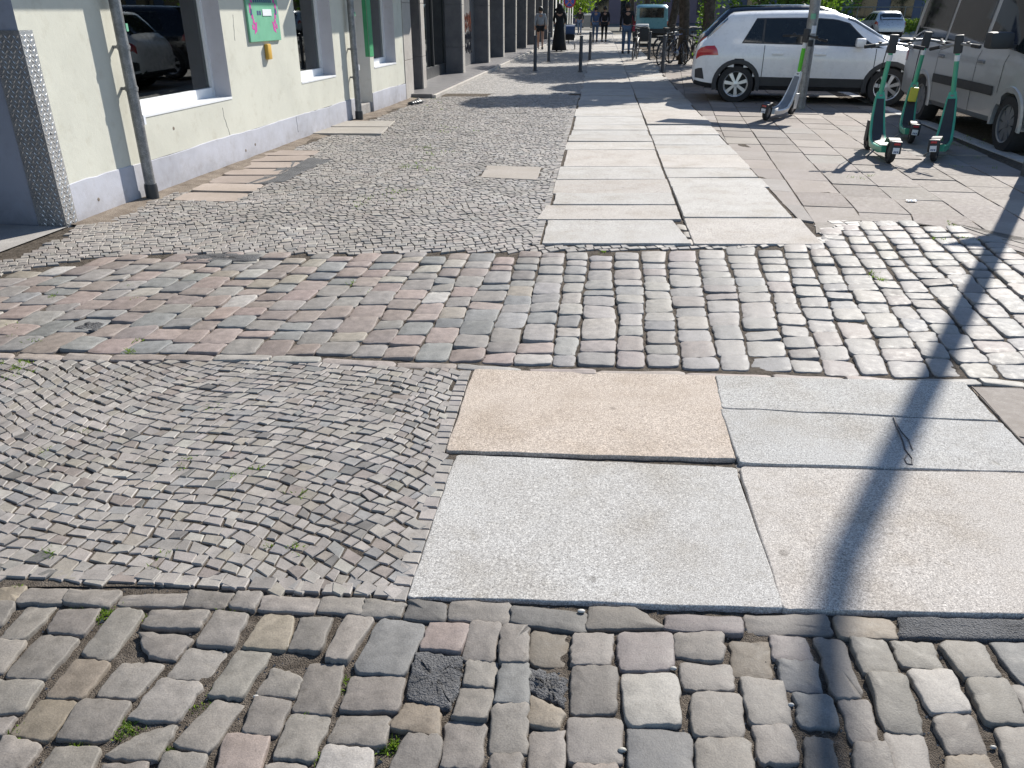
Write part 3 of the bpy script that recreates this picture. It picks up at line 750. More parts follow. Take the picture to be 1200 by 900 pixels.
M['white_plaster'] = mat_plaster('white_plaster', (.66,.65,.62)); M['passage'] = mat_plaster('shaded_passage_plaster', (.30,.33,.40))  # passage colour holds the blue-grey of sky-lit shade
M['white_frame'] = mat_plain('white_window_frame', (.74,.75,.76), .35, var=.05)
M['room'] = mat_plain('dim_room', (.06,.065,.075), .9, var=.3, scale=2)
M['blind'] = mat_plain('grey_blind', (.33,.36,.38), .8, var=.1)
M['glass'] = mat_glass('window_glass'); M['dark_glass'] = mat_glass('shop_glass', (.35,.42,.42), .5)
M['zinc'] = mat_noise('weathered_zinc', (.16,.165,.17), (.30,.305,.31), 14, .5, .3, .003, 5, 120, .5, .7)
M['steel'] = mat_noise('tread_plate_steel', (.42,.42,.42), (.58,.58,.57), 9, .36, .15, .002, 4, 150, .5, .75)
M['stone_dark'] = mat_noise('dark_granite_cladding', (.115,.11,.115), (.18,.172,.17), 3, .5, .2, .002, 5, 180, .4)
M['stone_pale'] = mat_noise('pale_stone_cladding', (.36,.33,.30), (.47,.44,.40), 3, .6, .2, .002, 5, 180, .35)
M['black_metal'] = mat_plain('black_metal', (.03,.032,.035), .45)
M['grey_metal'] = mat_plain('grey_metal', (.22,.225,.235), .45, .4)
M['sign_green'] = mat_plain('green_sign', (.16,.42,.27), .5, var=.06); M['magenta'] = mat_plain('magenta_print', (.5,.05,.3), .6); M['navy'] = mat_plain('navy_print', (.03,.06,.16), .6)
M['white_print'] = mat_plain('white_print', (.7,.72,.75), .6, var=.03); M['yellow'] = mat_plain('yellow_tag', (.55,.33,.05), .5)
M['graf_green'] = mat_plain('green_spray_paint', (.05,.3,.13), .5); M['orange_spray'] = mat_plain('orange_spray_paint', (.32,.1,.05), .6); M['dark_spray'] = mat_plain('dark_spray_paint', (.02,.02,.03), .6)

def wall_faces(sb, zb, openings, depth, rev=True):
    """front skin with real openings and reveals; x along the wall, y into the house"""
    ss = sorted(set(sb + [o[0] for o in openings] + [o[1] for o in openings])); zz = sorted(set(zb + [o[2] for o in openings] + [o[3] for o in openings]))
    m = MB()
    for i in range(len(ss)-1):
        for j in range(len(zz)-1):
            cs, cz = (ss[i]+ss[i+1])/2, (zz[j]+zz[j+1])/2
            if any(o[0] < cs < o[1] and o[2] < cz < o[3] for o in openings): continue
            m.add([(ss[i],0,zz[j]),(ss[i+1],0,zz[j]),(ss[i+1],0,zz[j+1]),(ss[i],0,zz[j+1])], [(0,1,2,3)])
    if not rev: return m
    for s0, s1, z0, z1 in openings:
        d = depth
        m.add([(s0,0,z0),(s0,d,z0),(s0,d,z1),(s0,0,z1)], [(0,1,2,3)]); m.add([(s1,0,z0),(s1,0,z1),(s1,d,z1),(s1,d,z0)], [(0,1,2,3)])
        m.add([(s0,0,z1),(s0,d,z1),(s1,d,z1),(s1,0,z1)], [(0,1,2,3)]); m.add([(s0,0,z0),(s1,0,z0),(s1,d,z0),(s0,d,z0)], [(0,1,2,3)])
    return m
WROT = math.pi/2 - WALL_A
house = thing('cream_house', 'cream plastered house with lavender plinth and shop windows', 'house', (WP0.x, WP0.y, 0), WROT)
S_END = 9.82
W1 = (1.12, 2.97, .69, 2.5); W2 = (4.92, 6.2, .69, 2.5); DR = (6.98, 7.82, .16, 2.6); W3 = (8.02, 9.3, .69, 2.5)
UP = [(s, s+1.2, 3.7, 5.4) for s in (-2.6, -.2, 1.9, 4.2, 6.2, 8.2)]
wall_faces([-.04, S_END], [.3, 2.9], [W1, W2, W3, (DR[0], DR[1], .3, 2.6)], .24, False).build('wall', M['cream'], house, fix=False)
wall_faces([-3.6, S_END], [2.9, 6.6], UP, .2).build('upper_wall', M['cream'], house, fix=False)
for k, u in enumerate(UP):
    w = MB().box(u[0]+.05, u[1]-.05, .15, .152, u[2], u[3]).build('window', M['dark_glass'], house)
    MB().box(u[0], u[0]+.06, .1, .17, u[2], u[3]).box(u[1]-.06, u[1], .1, .17, u[2], u[3]).box(u[0]+.06, u[1]-.06, .1, .17, u[2], u[2]+.06).box(u[0]+.06, u[1]-.06, .1, .17, u[3]-.06, u[3]).build('frame', M['white_frame'], w)
    MB().box(u[0]+.02, u[1]-.02, .3, .32, u[2]+.02, u[3]-.02).build('room_backing', M['room'], w)
M['reveal'] = mat_plaster('lavender_white_reveal', (.58,.57,.60))
for s0, s1, z0, z1 in (W1, W2, W3):
    d = .24; m = MB()
    for q in ([(s0,0,z0),(s0,d,z0),(s0,d,z1),(s0,0,z1)], [(s1,0,z0),(s1,0,z1),(s1,d,z1),(s1,d,z0)], [(s0,0,z1),(s0,d,z1),(s1,d,z1),(s1,0,z1)], [(s0,0,z0),(s1,0,z0),(s1,d,z0),(s0,d,z0)]): m.add(q, [(0,1,2,3)])
    m.build('window_reveal', M['reveal'], house, fix=False)
# plinth, proud of the plaster, its top edge a little wavy
pl = MB()
for a, b2 in ((-.04, DR[0]), (DR[1], S_END)):
    n = int((b2-a)/.12); pts = [a+(b2-a)*i/n for i in range(n+1)]
    tops = [.302+.006*math.sin(p*3.1)+rng.gauss(0, .003) for p in pts]; v = []
    for p, t in zip(pts, tops): v += [(p,-.008,-.1),(p,-.008,t-.004),(p,-.004,t),(p,.02,t)]
    f = []
    for i in range(n):
        for k in range(3): q = i*4+k; f.append((q, q+4, q+5, q+1))
    pl.add(v, f)
pl.add([(DR[0],-.008,-.1),(DR[0],.24,-.1),(DR[0],.24,.3),(DR[0],-.008,.3)], [(0,1,2,3)]); pl.add([(DR[1],-.008,-.1),(DR[1],-.008,.3),(DR[1],.9,.3),(DR[1],.9,-.1)], [(0,1,2,3)])
pl.build('plinth', M['plinth'], house, fix=False)
# corner return and passage (the vehicle entrance runs into it)
MB().add([(-.04,0,-.1),(-.04,0,2.9),(-.04,6,2.9),(-.04,6,-.1)], [(0,1,2,3)]).build('passage_wall', M['passage'], house, fix=False)
MB().box(-3.6,-.04,0,6,2.9,3.0).build('passage_ceiling', M['passage'], house)
MB().box(-3.9,-3.6,.0,6,-.1,6.6).build('passage_side_wall', M['passage'], house)
MB().box(-3.6,-.04,6,6.1,-.1,2.9).build('passage_gate', M['passage'], house)
MB().box(-3.6,S_END,0.02,6.1,6.6,6.75).build('roof', M['stone_dark'], house)
def shop_window(o, blind=None, fr=.05, bot=.1):
    s0, s1, z0, z1 = o; y = .19
    w = MB().box(s0+fr, s1-fr, y+.03, y+.036, z0+bot, z1-fr).build('window', M['glass'], house)
    MB().bevbox(s0+fr, s1-fr, y, y+.06, z0, z0+bot, .006).box(s0, s0+fr, y, y+.06, z0, z1).box(s1-fr, s1, y, y+.06, z0, z1).box(s0+fr, s1-fr, y, y+.06, z1-fr, z1).build('frame', M['white_frame'], w)
    MB().bevbox(s0+.004, s1-.004, -.006, y-.002, z0-.02, z0+.004, .003).build('sill', M['white_frame'], w)
    rm = MB(); rm.add([(s0,y+.07,z0),(s1,y+.07,z0),(s1,1.4,z0),(s0,1.4,z0),(s0,y+.07,z1),(s1,y+.07,z1),(s1,1.4,z1),(s0,1.4,z1)], [(0,1,2,3),(4,7,6,5),(0,3,7,4),(1,5,6,2),(3,2,6,7)])
    rm.build('room', M['room'], w, fix=False)
    if blind: MB().box(blind[0], blind[1], y+.1, y+.11, z0+bot, z1).build('blind', M['blind'], w)
    return w
shop_window(W1, (2.35, 2.9)); shop_window(W2, (5.5, 6.1)); shop_window(W3, (8.3, 9.2))
# recessed entrance: step, white far side, door
MB().bevbox(DR[0]+.005, DR[1]-.005, .03, .9, -.1, .16, .012).build('entrance_step', M['concrete'], house)
MB().add([(DR[1]-.003,.0,.16),(DR[1]-.003,.9,.16),(DR[1]-.003,.9,2.6),(DR[1]-.003,.0,2.6)], [(0,1,2,3)]).build('entrance_reveal', M['white_plaster'], house, fix=False)
MB().add([(DR[0]+.003,.0,.16),(DR[0]+.003,.9,.16),(DR[0]+.003,.9,2.6),(DR[0]+.003,.0,2.6)], [(3,2,1,0)]).build('entrance_reveal', M['white_plaster'], house, fix=False)
dd = MB().bevbox(DR[0]+.01, DR[1]-.01, .85, .9, .16, 2.3, .006).box(DR[0]+.01, DR[1]-.01, .86, .9, 2.302, 2.6).build('door', M['white_frame'], house)
MB().tube([(DR[0]+.12,.80,1.1),(DR[0]+.12,.80,1.35)], .014).build('handle', M['grey_metal'], dd)
MB().box(DR[1]+.002, DR[1]+.2, -.006, -.002, .86, 2.3).add([(DR[1]-.006,.002,.86),(DR[1]-.006,.07,.86),(DR[1]-.006,.07,2.3),(DR[1]-.006,.002,2.3)], [(0,1,2,3)]).build('green_paint', M['graf_green'], house, fix=False)
# unseen ledges added above the shop windows to shade the upper wall
MB().bevbox(.1, 5.9, -.585, -.003, 2.56, 2.7, .01).build('shade_ledge', M['white_plaster'], house)
MB().bevbox(6.1, 9.8, -.76, -.003, 2.56, 2.7, .01).build('shade_ledge', M['white_plaster'], house)
# cracks and chips in the plaster
def scribble(pts, r, name, mat, parent): return MB().tube(pts, r, 5).build(name, mat, parent)
def crack(pts, parent, mat):
    out = []
    for i in range(len(pts)-1):
        a, b2 = Vector(pts[i]), Vector(pts[i+1])
        for k in range(5): out.append(a.lerp(b2, k/5) + Vector((rng.gauss(0,.005), 0, rng.gauss(0,.004))))
    out.append(Vector(pts[-1])); return MB().tube(out, [rng.uniform(.0008,.0018) for _ in out], 5).build('crack', mat, parent)
crack([(2.72,-.001,.62),(2.74,-.001,.47),(2.80,-.001,.31)], house, M['dark_spray']); crack([(3.25,-.001,1.5),(3.22,-.001,1.25)], house, M['dark_spray']); crack([(4.6,-.009,.3),(4.62,-.009,.1)], house, M['dark_spray'])
for s, z in ((1.72,.52),(3.1,.1),(3.35,.13),(.4,.12)):
    MB().lathe([(.0,-.002),(rng.uniform(.008,.018),-.0015),(.02,.002)], 7, 'y', (s,-.008 if z < .3 else 0,z)).build('plaster_chip', M['brown_ground'], house)

# tread-plate guard on the corner
guard = thing('corner_guard', 'steel tread plate guarding the house corner, left edge', 'corner guard', (WP0.x, WP0.y, 0), WROT)
gs0 = -.047; GT = 1.42
g = MB().prism([(gs0,.235),(gs0-.004,.235),(gs0-.004,-.004-.008),(gs0+.135,-.012),(gs0+.135,-.009),(gs0,-.009)], .0, GT)
g.build('plate', M['steel'], guard)
lz = MB(); a_ = .011
def lozenge(cx, cz, face, k):
    l, w, h = .023, .0075, .004; d = (1 if k else -1); u = (.707*l, d*.707*l); n_ = (-d*.707*w, .707*w)
    P = [(u[0], u[1]), (n_[0], n_[1]), (-u[0], -u[1]), (-n_[0], -n_[1]), (0, 0)]
    if face == 0: v = [(gs0-.0045-(h if i == 4 else 0), cx+p[0], cz+p[1]) for i, p in enumerate(P)]
    else: v = [(cx+p[0], -.0125-(h if i == 4 else 0), cz+p[1]) for i, p in enumerate(P)]
    fs = [(0,1,4),(1,2,4),(2,3,4),(3,0,4)]
    lz.add(v, fs if face else fs)
for face, c0, c1 in ((0, .01, .225), (1, gs0+.012, gs0+.125)):
    j = 0; z = .02
    while z < GT-.02:
        c = c0 + (j % 2)*.017; i = 0
        while c < c1: lozenge(c, z, face, (i+j) % 2); c += .034; i += 1
        z += .034; j += 1
o = lz.build('raised_lozenges', M['steel'], guard); o['kind'] = 'stuff'
for z in (.1, .7, 1.3): MB().lathe([(.0,-.004),(.007,-.003),(.009,0)], 8, 'y', (gs0+.07,-.0135,z)).build('screw', M['zinc'], guard)

# down pipes
def downpipe(s, r, label, joints):
    t = thing('downpipe', label, 'downpipe', (WP0.x+WD.x*s+WNV.x*(r+.045), WP0.y+WD.y*s+WNV.y*(r+.045), 0), WROT, 'down pipes on the cream house')
    MB().tube([(0,0,.12),(0,0,2.2),(.0,0,4.4),(0,0,6.5)], r, 16).build('pipe', M['zinc'], t, True, sharp=40)
    MB().tube([(0,0,-.02),(0,0,.10),(0,0,.13)], [r*1.22, r*1.22, r*1.15], 16).build('shoe', M['black_metal'], t, True, sharp=40)
    for z in joints:
        c = MB().tube([(0,0,z-.02),(0,0,z+.02)], r*1.12, 16).build('bracket', M['zinc'], t, True, sharp=40)
        MB().box(-.012,.012,r,r+.05,z-.012,z+.012).build('bracket_arm', M['zinc'], c)
        MB().lathe([(0,-.02),(.008,-.018),(.008,.0)], 8, 'y', (r*1.1,-.01,z)).build('bolt', M['zinc'], c)
    for z, dz in ((joints[0]-.3, .08), (joints[0]+.45, .06)):
        MB().box(r*.4, r*1.02, -r*1.02, -r*.2, z, z+dz).build('sticker', M['white_print'] if dz > .07 else M['sign_green'], t)
    return t
downpipe(1.03, .047, 'grey zinc downpipe beside the tread plate corner', (.94, 1.27, 3.0))
downpipe(6.8, .05, 'dark grey downpipe beside the recessed entrance', (1.02, .62, 3.0))
# green notice board
po_ = thing('notice_board', 'green notice board with magenta ornaments on cream wall', 'notice board', (WP0.x+WD.x*3.55, WP0.y+WD.y*3.55, 0), WROT)
MB().bevbox(0,.83,-.028,-.002,1.22,2.3,.006).build('board', M['sign_green'], po_)
pr = MB()
for sx, dr in ((.1, 1), (.73, -1)):
    for k in range(6):
        z = 1.36+k*.055; x = sx + dr*.03*math.sin(k*1.4)
        pr.add([(x-.028,-.0295,z),(x+.03,-.0295,z-.015),(x+.02,-.0295,z+.035),(x-.016,-.0295,z+.05)], [(0,1,2,3)])
    pr.add([(sx+dr*.02,-.0295,1.3),(sx+dr*.09,-.0295,1.33),(sx+dr*.11,-.0295,1.43),(sx+dr*.05,-.0295,1.42)], [(0,1,2,3)])
ob_ = pr.build('ornament', M['magenta'], po_, fix=False); ob_['kind'] = 'stuff'
nv = MB()
for sx in (.09, .74): nv.add([(sx-.02,-.0305,1.5),(sx+.02,-.0305,1.5),(sx+.025,-.0305,1.56),(sx-.015,-.0305,1.57)], [(0,1,2,3)])
for k in range(9): nv.box(.17+k*.055,.17+k*.055+.035,-.0305,-.029,1.63,1.66+.012*(k % 2))
nv.box(.24,.28,-.0305,-.029,1.5,1.545).box(.3,.34,-.0305,-.029,1.5,1.545); ob_ = nv.build('lettering', M['navy'], po_); ob_['kind'] = 'stuff'
MB().bevbox(.38,.62,-.034,-.0285,1.49,1.56,.002).build('paper_label', M['white_print'], po_)
tg = MB().bevbox(.0,.10,-.05,-.003,1.02,1.19,.012).build('mailbox_tag', M['yellow'], None, True, sharp=40); tg.location = (WP0.x+WD.x*3.92, WP0.y+WD.y*3.92, 0); tg.rotation_euler = (0,0,WROT)
tag(tg, 'small yellow tag under the green notice board', 'tag')

# ---- dark office building with stone piers
DKA = R(7.1); DKD = Vector((math.sin(DKA), math.cos(DKA), 0)); dk0 = WP0 + WD*9.84 - DKD*9.84; DKR = math.pi/2 - DKA
dk = thing('office_building', 'dark stone building with rows of pale edged piers', 'building', (dk0.x, dk0.y, 0), DKR)
REC = .42; L_END = 46.0
piers = [9.83, 11.3, 15.9, 20.3, 23.7, 27.3, 31.1, 34.8, 38.5, 42.2, 45.9]
MB().box(S_END+.01, L_END, .03, 8, 2.75, 9.0).box(S_END+.01, 12.2, -1.0, .028, 2.75, 3.0).build('upper_floors', M['stone_dark'], dk)  # second box: unseen short overhang, shaped to shade the cream wall
MB().box(S_END+.01, L_END, REC+.35, 8, -.1, 2.75).build('back_wall', M['stone_dark'], dk)
stp = MB().bevbox(10.2, L_END, -.42, .55, -.1, .075, .01).build('base_step', M['stone_dark'], dk)
MB().bevbox(10.2, L_END, -.5, -.425, -.1, .06, .008).build('step_edge', M['stone_pale'], stp)
for i, s in enumerate(piers):
    w = .62 if i == 0 else .3
    # pale outer face slab over a dark core, split into cladding panels
    z = -.05; hs = [.75, .98, 1.1]; core = MB().box(s+.004, s+w-.004, .022, REC+.34, -.05, 2.749).build('pier', M['stone_dark'], dk)
    for h in hs:
        MB().bevbox(s, s+w, -.012, .02, max(z, .077 if s > 10.2 else z), z+h-.008, .003).build('cladding_panel', M['stone_pale'], core)
        MB().bevbox(s-.014, s+.002, .024, REC+.3, max(z, .077 if s > 10.2 else z), z+h-.008, .003).build('cladding_panel', M['stone_dark'], core); z += h
# louvre between the first two piers
lv = MB().box(10.46, 11.29, REC+.2, REC+.34, .08, 2.74).build('louvre', M['black_metal'], dk)
z = .42
while z < 2.7:
    MB().add([(10.47,REC-.05,z),(11.28,REC-.05,z),(11.28,REC+.15,z+.05),(10.47,REC+.15,z+.05),(10.47,REC-.05,z+.012),(11.28,REC-.05,z+.012),(11.28,REC+.15,z+.062),(10.47,REC+.15,z+.062)], [(0,3,2,1),(4,5,6,7),(0,1,5,4),(1,2,6,5),(2,3,7,6),(3,0,4,7)]).build('slat', M['grey_metal'], lv); z += .075
MB().box(10.47,11.28,REC-.05,REC+.19,.08,.40).build('louvre_base', M['grey_metal'], dk)
for i in range(1, len(piers)-1):
    s0, s1 = piers[i]+.3+.005, piers[i+1]-.02; n = max(2, int((s1-s0)/1.1))
    if i == 2:      # sprayed panel bay
        b0 = MB().box(s0, s1, REC, REC+.34, .08, 2.74).build('solid_panel', M['stone_dark'], dk)
        for col_, zz, k in (('orange_spray', 1.35, 5), ('orange_spray', 1.15, 4), ('dark_spray', .85, 6), ('dark_spray', .55, 5)):
            pts = []
            for q in range(40): pts.append((s0+.5+q*.075, REC-.004, zz+.13*math.sin(q*k*.35)+.05*math.sin(q*1.9)))
            scribble(pts, .018, 'spray_scribble', M[col_], b0)
        continue
    w = MB().box(s0, s1, REC+.05, REC+.056, .1, 2.74).build('window', M['dark_glass'], dk)
    fr = MB().box(s0, s1, REC+.02, REC+.09, .076, .32)
    for k in range(n+1):
        x = s0 + (s1-s0-.06)*k/n; fr.box(x, x+.06, REC+.015, REC+.095, .321, 2.74)
    fr.build('frame', M['black_metal'], w)
    MB().box(s0, s1, REC+.3, REC+.34, .1, 2.74).build('room_backing', M['room'], w)
# small lump of rubbish at the wall foot
rb = MB()
for k in range(5): rb.lathe([(0,.05+k*.01),(.05,.04),(.07+.01*k,.01),(.05,-.02)], 7, 'z', (k*.09, rng.uniform(-.03,.03), .0))
o = rb.build('rubbish_heap', M['black_metal'], None, True, wallpt(9.0, .35) + (0.01,)); o.rotation_euler = (0,0,WROT); tag(o, 'low heap of black rubbish at the house foot', 'rubbish')
# further house along the street, paler
fh = thing('far_house', 'pale far house beyond the dark office building', 'house', (dk0.x, dk0.y, 0), DKR)
MB().box(46.1, 70, .1, 10, -.1, 9).build('wall', M['white_plaster'], fh)
for k in range(7): 
    w = MB().box(47.2+k*3.2, 49+k*3.2, .07, .098, .5, 2.6).build('window', M['dark_glass'], fh)
    MB().box(47.1+k*3.2, 49.1+k*3.2, .04, .098, .4, .495).build('sill', M['white_frame'], w)
# ================================================================== VEHICLES
M['white_paint'] = mat_plain('white_car_paint', (.74,.75,.76), .28, 0, .5, .6, .02); M['black_paint'] = mat_plain('black_car_paint', (.012,.014,.022), .22, .2, .5, .8, .1)
M['silver_paint'] = mat_plain('champagne_van_paint', (.43,.43,.425), .34, .25, .5, .5, .05); M['teal_paint'] = mat_plain('teal_car_paint', (.10,.27,.33), .3, .2, .5, .6, .05); M['far_silver'] = mat_plain('silver_car_paint', (.45,.47,.5), .3, .4, .5, .5, .04)
M['car_glass'] = mat_plain('car_glass', (.012,.016,.018), .03, 0, .6, 0, .2); M['rubber'] = mat_plain('rubber', (.022,.022,.023), .75, var=.3, scale=30)
M['black_plastic'] = mat_plain('black_plastic', (.03,.031,.033), .55, var=.2); M['rim_silver'] = mat_plain('rim_silver', (.55,.56,.58), .32, .75, var=.05)
M['tail_red'] = mat_plain('tail_light_red', (.42,.015,.02), .12, 0, .6, .6, .25, 60); M['lamp_clear'] = mat_plain('lamp_clear', (.62,.64,.66), .1, .3, .6, .5, .2, 40)
M['tier_green'] = mat_plain('scooter_green', (.06,.36,.22), .35, .1, .5, .3, .08); M['lime_white'] = mat_plain('scooter_white', (.72,.73,.72), .4, .1, .5, .2, .05); M['lime_green'] = mat_plain('lime_green', (.1,.5,.03), .4)
M['plate_white'] = mat_plain('plate_white', (.7,.71,.72), .5, var=.03); M['yellow_panel'] = mat_plain('yellow_panel', (.55,.5,.05), .5)

def wheel(parent, x, y, z, Rr, w, side, spokes=7, steel=False):
    """tyre with a child rim of spokes; side: -1 faces -y"""
    t = MB().lathe([(Rr*.66,-w/2),(Rr*.93,-w/2),(Rr*.985,-w*.36),(Rr,-w*.2),(Rr,w*.2),(Rr*.985,w*.36),(Rr*.93,w/2),(Rr*.66,w/2),(Rr*.62,0)], 32, 'y', (0,0,0), True).build('wheel', M['rubber'], parent, True, (x,y,z), 50)
    m = MB(); r0 = Rr*.66; f = side*w*.40
    m.lathe([(r0,side*w*.5),(r0*.94,side*w*.46),(r0*.92,-side*w*.3),(r0*.2,-side*w*.3)], 32, 'y')
    m.lathe([(0,f+side*.012),(r0*.2,f+side*.008),(r0*.24,f-side*.03)], 16, 'y')
    for k in range(spokes):
        a = 2*math.pi*k/spokes + .3; c, s = math.cos(a), math.sin(a)
        for r_in, r_out, w0, w1 in ((r0*.18, r0*.95, r0*.10, r0*(.15 if not steel else .3)),):
            P = []
            for yy in (f, f-side*.025):
                for rr, ww in ((r_in, w0), (r_out, w1)):
                    P += [(rr*c-ww*s, yy-(side*.004 if rr == r_out else 0), rr*s+ww*c), (rr*c+ww*s, yy-(side*.004 if rr == r_out else 0), rr*s-ww*c)]
            m.add(P, [(0,1,3,2),(4,6,7,5),(0,2,6,4),(1,5,7,3),(2,3,7,6)])
    m.build('rim', M['rim_silver'] if not steel else M['grey_metal'], t, True, None, 30)
    MB().lathe([(0,-side*w*.28),(r0*.9,-side*w*.28)], 24, 'y').build('brake_disc', M['black_plastic'], t)
    return t

def vehicle(name, label, cat, loc, rz, st, wheels, paint, clad_z=None, side_windows=(), screens=(), Rr=.33, ww=.21, group=None, arch=.06, lights=(), spokes=7, steel=False, far=False, lines=(), strip=None):
    """st: stations (x, z_bottom, z_belt, z_top, half_width, half_width_top), x forward"""
    t = thing(name, label, cat, loc, rz, group)
    S = np.array(st); nx = 26 if far else 74
    xs = np.linspace(S[0,0], S[-1,0], nx)
    wx = [w for w in wheels]
    def at(x): return [float(np.interp(x, S[:,0], S[:,k])) for k in range(1, 6)]
    def sec(x, tt):
        zb, zs, zt, w, wt = at(x)
        r = min(.09, (zt-zs)*.25+.01)
        P = [(0,zb),(w*.9,zb),(w*.985,zb+.08),(w*1.0,zb+(zs-zb)*.5),(w*.995,zs-.12*(zs-zb)),(w*.96,zs),(wt+(w*.96-wt)*.07,zt-r),(wt*.86,zt-.015),(wt*.45,zt),(0,zt+.004)]
        k = min(int(tt), len(P)-2); a = tt-k
        return (P[k][0]*(1-a)+P[k+1][0]*a, P[k][1]*(1-a)+P[k+1][1]*a)
    ts = [0,1,1.5,2,2.5,3,3.5,4,4.5,5,5.25,5.5,5.75,6,6.5,7,8,9]
    body = MB(); clad = MB(); n = len(ts)
    for side in (1, -1):
        V = [[(x, side*sec(x, tt)[0], sec(x, tt)[1]) for tt in ts] for x in xs]
        for i in range(nx-1):
            for j in range(n-1):
                q = [V[i][j], V[i+1][j], V[i+1][j+1], V[i][j+1]]
                cx = sum(p[0] for p in q)/4; cz = sum(p[2] for p in q)/4
                if any((cx-w)**2 + (cz-Rr)**2 < (Rr+arch*.6)**2 for w in wx) and j < 11: continue
                tgt = clad if (clad_z and cz < clad_z) else body
                tgt.add(q, [(0,1,2,3) if side < 0 else (3,2,1,0)])
    for e, x in ((0, xs[0]), (1, xs[-1])):
        loop = [(x, sec(x, tt)[0], sec(x, tt)[1]) for tt in ts] + [(x, -sec(x, tt)[0], sec(x, tt)[1]) for tt in ts[::-1]][1:-1]
        body.add(loop, [tuple(range(len(loop)))])
    def weld(m, nm, mat):
        o = m.build(nm, mat, t, True, fix=False)
        bm = bmesh.new(); bm.from_mesh(o.data); bmesh.ops.remove_doubles(bm, verts=bm.verts[:], dist=.0005); bmesh.ops.recalc_face_normals(bm, faces=bm.faces[:]); bm.to_mesh(o.data); bm.free()
        o.data.set_sharp_from_angle(angle=R(38)); return o
    bo = weld(body, 'body', paint)
    if clad.v: weld(clad, 'lower_cladding', M['black_plastic'])
    x0, x1 = xs[0]+.25, xs[-1]-.25
    MB().box(x0, x1, -.6, .6, at(0)[0]+.0, at(0)[0]+.5).build('underbody', M['black_plastic'], t)
    def surf(x, tt, side, off):
        p = Vector((x, side*sec(x, tt)[0], sec(x, tt)[1])); a = Vector((x+.01, side*sec(x+.01, tt)[0], sec(x+.01, tt)[1])); b = Vector((x, side*sec(x, tt+.02)[0], sec(x, tt+.02)[1]))
        nn = (a-p).cross(b-p).normalized()
        if nn.y*side < 0 and tt < 6: nn = -nn
        if tt >= 6 and nn.z < 0: nn = -nn
        return tuple(p + nn*off)
    def sidepatch(nm, mat, parent, xa0, xb0, xa1, xb1, t0, t1, off=.005, sides=(1,-1), n1=10, n2=5):
        """patch on the skin: bottom from xa0 to xb0, top from xa1 to xb1"""
        for sd in sides:
            v = []
            for j in range(n2+1):
                q = j/n2; tt = t0+(t1-t0)*q
                for i in range(n1+1):
                    p = i/n1; x = (xa0+(xa1-xa0)*q)*(1-p) + (xb0+(xb1-xb0)*q)*p
                    v.append(surf(x, tt, sd, off))
            f = [(j*(n1+1)+i, j*(n1+1)+i+1, (j+1)*(n1+1)+i+1, (j+1)*(n1+1)+i) for j in range(n2) for i in range(n1)]
            obj(nm, v, f if sd < 0 else [k[::-1] for k in f], mat, parent, True)
    for wdw in side_windows: sidepatch('side_window', M['car_glass'], t, *wdw, 5.08, 5.9)
    for (xa, xb, sh) in screens:      # windscreens run across the car
        v = []; n1, n2 = 6, 10
        for j in range(n1+1):
            x = xa+(xb-xa)*j/n1
            for i in range(n2+1):
                yy = -1+2*i/n2; sd = 1 if yy >= 0 else -1; tt = 9-(9-6.25)*abs(yy); v.append(surf(x, tt, sd, .005))
        f = [(j*(n2+1)+i, j*(n2+1)+i+1, (j+1)*(n2+1)+i+1, (j+1)*(n2+1)+i) for j in range(n1) for i in range(n2)]
        o = obj('windscreen' if sh else 'rear_window', v, f, M['car_glass'], t, True)
        bm = bmesh.new(); bm.from_mesh(o.data); bmesh.ops.recalc_face_normals(bm, faces=bm.faces[:]); bm.to_mesh(o.data); bm.free()
    for nm, mat, a in lights: sidepatch(nm, mat, t, *a, off=.006, n1=6, n2=4)
    for (x, ta, tb) in lines:         # door shut lines
        sidepatch('door_gap', M['black_plastic'], bo, x-.006, x+.006, x-.006, x+.006, ta, tb, .0025, (1,-1), 1, 10)
    if strip: sidepatch('side_trim', M['black_plastic'], bo, strip[0], strip[1], strip[0], strip[1], strip[2], strip[3], .012, (1,-1), 16, 2)
    for w in wx:
        wd = at(w)[3]
        for sd in (1, -1):
            if clad_z:
                m = MB(); ring = []
                for k in range(17):
                    a = math.pi*(-.08+1.16*k/16); c, s = math.cos(a), math.sin(a)
                    for rr, yy in ((Rr+.015, wd*.90), (Rr+.015, wd+.012), (Rr+.05, wd+.018), (Rr+.095, wd+.008), (Rr+.095, wd*.93)): ring.append((w+rr*c, sd*yy, Rr+rr*s))
                m.add(ring, [(k*5+j, k*5+j+1, (k+1)*5+j+1, (k+1)*5+j) for k in range(16) for j in range(4)])
                m.build('wheel_arch', M['black_plastic'], t, True, None, 40)
            else:
                m = MB(); ring = []
                for k in range(17):
                    a = math.pi*(-.04+1.08*k/16); c, s = math.cos(a), math.sin(a)
                    for rr, yy in ((Rr+.03, wd*.8), (Rr+.03, wd+.004), (Rr+.085, wd+.008), (Rr+.11, wd*.985)): ring.append((w+rr*c, sd*yy, Rr+rr*s))
                m.add(ring, [(k*4+j, k*4+j+1, (k+1)*4+j+1, (k+1)*4+j) for k in range(16) for j in range(3)])
                m.build('wheel_arch', paint, t, True, None, 40)
            wheel(t, w, sd*(wd-ww/2-.02), Rr, Rr, ww, sd, spokes, steel)
        MB().box(w-Rr-.02, w+Rr+.02, -wd*.7, wd*.7, Rr*.6, Rr*2.05).build('wheel_well', M['black_plastic'], t)
    return t, surf, at
